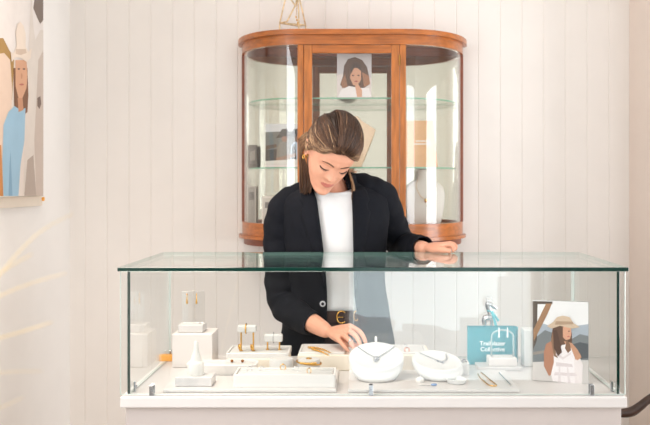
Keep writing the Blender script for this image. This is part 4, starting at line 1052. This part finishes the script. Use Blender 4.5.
# crew neck: the rings close in on the neck, lower at the front
for k, (r, zf, zbk) in enumerate(((.085, 1.352, 1.38), (.066, 1.350, 1.40))):
    ring = []
    for j in range(40):
        a = 2 * PI * j / 40; c = math.cos(a); ring.append(Vector((-.095 + r * math.sin(a), 3.09 - r * .98 * c, zf + (zbk - zf) * (1 - c) / 2)))
    rings.append(ring)
loft(bm, rings, True, True, False); o = obj('white_top', bm, M_tee, person, True); 
bm = bmesh.new(); tube(bm, rings[-1], .0035, 8, closed=True); obj('neckband', bm, M_tee, o, True)
# belt and trousers
bm = bmesh.new(); rings = []
for z in (.895, .895, .935, .935):
    rings.append(z)
rr = []
for z, off in ((.898, -.010), (.898, -.004), (.938, -.004), (.938, -.010)): rr.append([tpt(z, 2 * PI * k / 40, off) for k in range(40)])
loft(bm, rr + [rr[0]], True, False, False); bmesh.ops.remove_doubles(bm, verts=bm.verts[:], dist=1e-6); bl = obj('belt', bm, M_belt, person, True, sharp=40)
bm = bmesh.new(); c = tpt(.918, ang_at(.918, 341.5), .003)
tube(bm, [c + Vector((.017 * math.cos(q), -.002, .021 * math.sin(q))) for q in np.linspace(.9, 5.4, 20)], .0028, 8, dome=True); tube(bm, [c + Vector((-.017, -.002, 0)), c + Vector((.006, -.004, 0))], .002, 6); obj('belt_buckle', bm, M_gold, bl, True)
bm = bmesh.new(); c = tpt(.921, ang_at(.921, 356), .002); tube(bm, ring_path(c, .008, .017, 16, (0, 1, 0)), .0022, 8, closed=True); obj('belt_loop', bm, M_gold, bl, True)
bm = bmesh.new()
rr = [[tpt(z, 2 * PI * k / 40, -.006) for k in range(40)] for z in (.74, .78, .84, .9)]
loft(bm, rr)
for s in (-1, 1):
    x = -.09 + s * .098
    tube(bm, [(x, 3.18, .78), (x, 3.175, .6), (x, 3.17, .45), (x, 3.19, .2), (x, 3.2, .085)], [.10, .092, .08, .075, .078], 20, n=3)
obj('trousers', bm, M_trouser, person, True, sharp=60)
for s in (-1, 1):
    x = -.095 + s * .097; bm = bmesh.new(); prof = [(3.255, .03, .03), (3.23, .038, .055), (3.18, .040, .06), (3.1, .044, .045), (3.04, .038, .03), (3.0, .012, .018)]
    loft(bm, [[Vector((x + w_ * math.cos(q), y, max(.001, .022 + (h_ if math.sin(q) > 0 else .021) * math.sin(q)))) for q in [2 * PI * i / 18 for i in range(18)]] for y, w_, h_ in prof]); obj('shoe', bm, M_shoe, person, True, sharp=60)
# blazer body, open at the front
bz = bmesh.new(); rows = []
zz = list(np.linspace(.72, 1.33, 30)) + [1.345, 1.36, 1.375, 1.388, 1.398]
for z in zz:
    a0, a1 = opening(min(z, 1.365)); row = []
    M_ = 54
    for k in range(M_ + 1):
        a = a1 + (2 * PI + a0 - a1) * k / M_
        v = tpt(z, a, .004)
        fold = .0025 * math.sin(a * 7 + z * 22) * math.sin(z * 17 + a * 3) * (1 if z < 1.3 else .3)
        v += Vector((math.sin(a), -math.cos(a), 0)) * fold; row.append(bz.verts.new(v))
    rows.append(row)
for a_, b_ in zip(rows[:-1], rows[1:]):
    for k in range(len(a_) - 1): bz.faces.new((a_[k], a_[k + 1], b_[k + 1], b_[k]))
blz = obj('blazer', bz, M_navy, person, True)
sm_ = blz.modifiers.new('thickness', 'SOLIDIFY'); sm_.thickness = .004; sm_.offset = 1
# collar round the neck
bm = bmesh.new(); rings = []
for k in range(25):
    a = -2.55 + 5.1 * k / 24; a = a + PI                          # round the back
    c_ = abs(math.cos((a - PI) / 2)); r = .069
    x = -.095 + r * math.sin(a); y = 3.105 - (r + .002) * math.cos(a)
    z = 1.375 + .028 * c_; n_ = Vector((math.sin(a), -math.cos(a), 0))
    p = Vector((x, y, z)); rings.append([p, p + Vector((0, 0, .022)) - n_ * .001, p + Vector((0, 0, .026)) + n_ * .004, p + Vector((0, 0, .020)) + n_ * .010, p + Vector((0, 0, -.016)) + n_ * .026, p + Vector((0, 0, -.018)) + n_ * .022])
loft(bm, rings); obj('collar', bm, M_navy, blz, True)
# lapels
for s in (-1, 1):
    bm = bmesh.new(); L = []
    for z in np.linspace(1.02, 1.372, 26):
        t = (z - 1.02) / .352; wd = .006 + .062 * min(1, t * 1.35) * (1 if t < .80 else (.80 if t < .86 else 1.0 - (t - .86) * 2.0))
        a0, a1 = opening(z); a = a0 if s < 0 else a1
        cx, cy, hw, hd = tring(z); da = wd / hw
        L.append([tpt(z, a + s * da * u, .009 + .004 * math.sin(PI * u)) for u in np.linspace(0, 1, 7)])
    V = [[bm.verts.new(p) for p in r] for r in L]
    for a_, b_ in zip(V[:-1], V[1:]):
        for k in range(6): bm.faces.new((a_[k], a_[k + 1], b_[k + 1], b_[k]))
    o = obj('lapel', bm, M_navy, blz, True); m2 = o.modifiers.new('thickness', 'SOLIDIFY'); m2.thickness = .003; m2.offset = 0
# button
c = tpt(zof(305.5), ang_at(zof(305.5), 323.5), .010)
bm = bmesh.new(); lathe(bm, [(.004, .003), (.006, .0035), (.0095, .004), (.0105, .002), (.010, 0), (.001, 0)][::-1], c, 20, Matrix.Rotation(PI / 2, 4, 'X')); obj('button', bm, mat('horn_button', (196, 194, 196), .25, noise=.15, nscale=90), blz, True)
bm = bmesh.new(); lathe(bm, [(.001, .0042), (.0055, .0042), (.0055, .0036), (.001, .0036)], c, 16, Matrix.Rotation(PI / 2, 4, 'X')); obj('button_centre', bm, M_navy, blz, True)
# sleeves
def sleeve(pts, rs, name='sleeve'):
    q = crspline([list(p) + [r] for p, r in zip(pts, rs)], 9); P_ = [Vector(x[:3]) for x in q]; R_ = [float(x[3]) for x in q]
    P_ = [P_[0] - (P_[1] - P_[0]).normalized() * .02] + P_; R_ = [R_[0] * .55] + R_
    bm = bmesh.new(); rings = []; up_ = None
    for i, p in enumerate(P_):
        t = (P_[min(i + 1, len(P_) - 1)] - P_[max(i - 1, 0)]).normalized()
        if up_ is None: up_ = Vector((0, 1, 0))
        u = (up_ - t * up_.dot(t)).normalized(); up_ = u; w_ = t.cross(u); f = i / len(P_)
        rings.append([p + (u * math.cos(a) + w_ * math.sin(a)) * R_[i] * (1 + .035 * math.sin(i * 1.15 + 2.2 * math.cos(a)) * (1 if .12 < f < .95 else .2) + .03 * math.sin(3 * a + i * .5)) for a in [2 * PI * k / 28 for k in range(28)]])
    end = rings[-1]; c_ = P_[-1]; tt_ = (P_[-1] - P_[-2]).normalized()
    rings += [[c_ + (v - c_) * .985 + tt_ * .002 for v in end], [c_ + (v - c_) * .90 + tt_ * .001 for v in end], [c_ + (v - c_) * .86 - tt_ * .03 for v in end]]
    loft(bm, rings, True, True, False); return obj(name, bm, M_navy, blz, True)
sleeve([P(314, 188, 3.11), P(298, 197, 3.11), P(284, 211, 3.115), P(282, 240, 3.13), P(282.5, 272, 3.14), P(284, 299, 3.13), P(295, 314, 3.065), P(314, 324.3, 2.966)], [.038, .050, .061, .066, .064, .061, .054, .041])
sleeve([P(350, 184, 3.11), P(366, 189, 3.11), P(381, 200, 3.13), P(390, 224, 3.2), P(400, 243, 3.26), P(411, 247, 3.15), P(423, 247.5, 3.035)], [.040, .054, .064, .061, .056, .050, .040])
#HUMAN-END

# ------------------------------------------------------------------ families of like things
FAM = dict(finger_ring='finger rings shown in the glass case', jewellery_tray='white jewellery trays in the glass case', display_board='low white boards on the counter',
           display_riser='cream risers at the back of the case', necklace_drum='tilted white necklace drums', pendant_necklace='silver necklaces on the white drums', stud_earring='brown stud earrings in the tray',
           bracelet_drum='round white bracelet drums', hoop_earring='hoop earrings on the bar stands', earring_stand='white bar earring stands', drop_earring='drop earrings in the glass case',
           display_plinth='plinth blocks in the glass case', display_slab='white slabs before the teal bag', chain_bracelet='gold chain bracelets on the back tray')
for o in list(bpy.context.scene.objects):
    if o.parent is None and o.get('label'):
        k_ = o.name.split('.')[0]
        if k_ in FAM and not (k_ == 'earring_stand' and 'acrylic' in o['label']): o['group'] = FAM[k_]

# ------------------------------------------------------------------ light, camera
def area(name, loc, rot, sx, sy, power, rgb):
    l = bpy.data.lights.new(name, 'AREA'); l.shape = 'RECTANGLE'; l.size = sx; l.size_y = sy; l.energy = power; l.color = rgb
    o = bpy.data.objects.new(name, l); C.objects.link(o); o.location = loc; o.rotation_euler = rot; return o
DAY = (.96, .98, 1.01)
area('window_daylight', ((WX0 + WX1) / 2, YF + .01, (WZ0 + WZ1) / 2), (PI / 2, 0, 0), WX1 - WX0 - .06, WZ1 - WZ0 - .06, 25, DAY)
area('side_window_daylight', (XW - .01, (SY0 + SY1) / 2, (SZ0 + SZ1) / 2), (PI / 2, 0, PI / 2), SY1 - SY0 - .06, SZ1 - SZ0 - .06, 48, DAY)
area('left_fill_light', (XL + .01, (LY0 + LY1) / 2, (LZ0 + LZ1) / 2), (PI / 2, 0, -PI / 2), LY1 - LY0 - .06, LZ1 - LZ0 - .06, 40, DAY)  # fill added on the left, brightens the right of the back wall
area('doorway_daylight', ((DX0 + DX1) / 2, YF + .01, DZ1 / 2), (PI / 2, 0, 0), DX1 - DX0 - .06, DZ1 - .06, 6.2, (.84, .96, 1.0))
l_ = area('warm_left_fill', (-.9, 2.35, ZC - .01), (0, 0, 0), .6, 1.4, 17, (1.0, .88, .78)); l_.data.spread = 1.65  # warm fill added under the ceiling to lift the lower left walls
w = bpy.data.worlds.new('daylight'); bpy.context.scene.world = w; w.use_nodes = True
w.node_tree.nodes['Background'].inputs['Color'].default_value = (.85, .93, 1, 1); w.node_tree.nodes['Background'].inputs['Strength'].default_value = 1.0

cam = bpy.data.cameras.new('camera'); co = bpy.data.objects.new('camera', cam); C.objects.link(co)
co.location = (0, 0, CZ); co.rotation_euler = (PI / 2, 0, 0)
cam.sensor_width = 36; cam.lens = F / 650 * 36; cam.shift_x = (325 - CX) / 650; cam.shift_y = (CY - 212.5) / 650
cam.dof.use_dof = True; cam.dof.focus_distance = 2.9; cam.dof.aperture_fstop = 4.5; cam.clip_start = .05
sc = bpy.context.scene; sc.camera = co
sc.view_settings.view_transform = 'Standard'; sc.view_settings.look = 'None'; sc.view_settings.gamma = 1.0; sc.view_settings.exposure = 0.12
sc.view_settings.use_curve_mapping = False
sc.cycles.use_denoising = True
sc.cycles.max_bounces = 16; sc.cycles.diffuse_bounces = 6; sc.cycles.glossy_bounces = 6; sc.cycles.transparent_max_bounces = 32
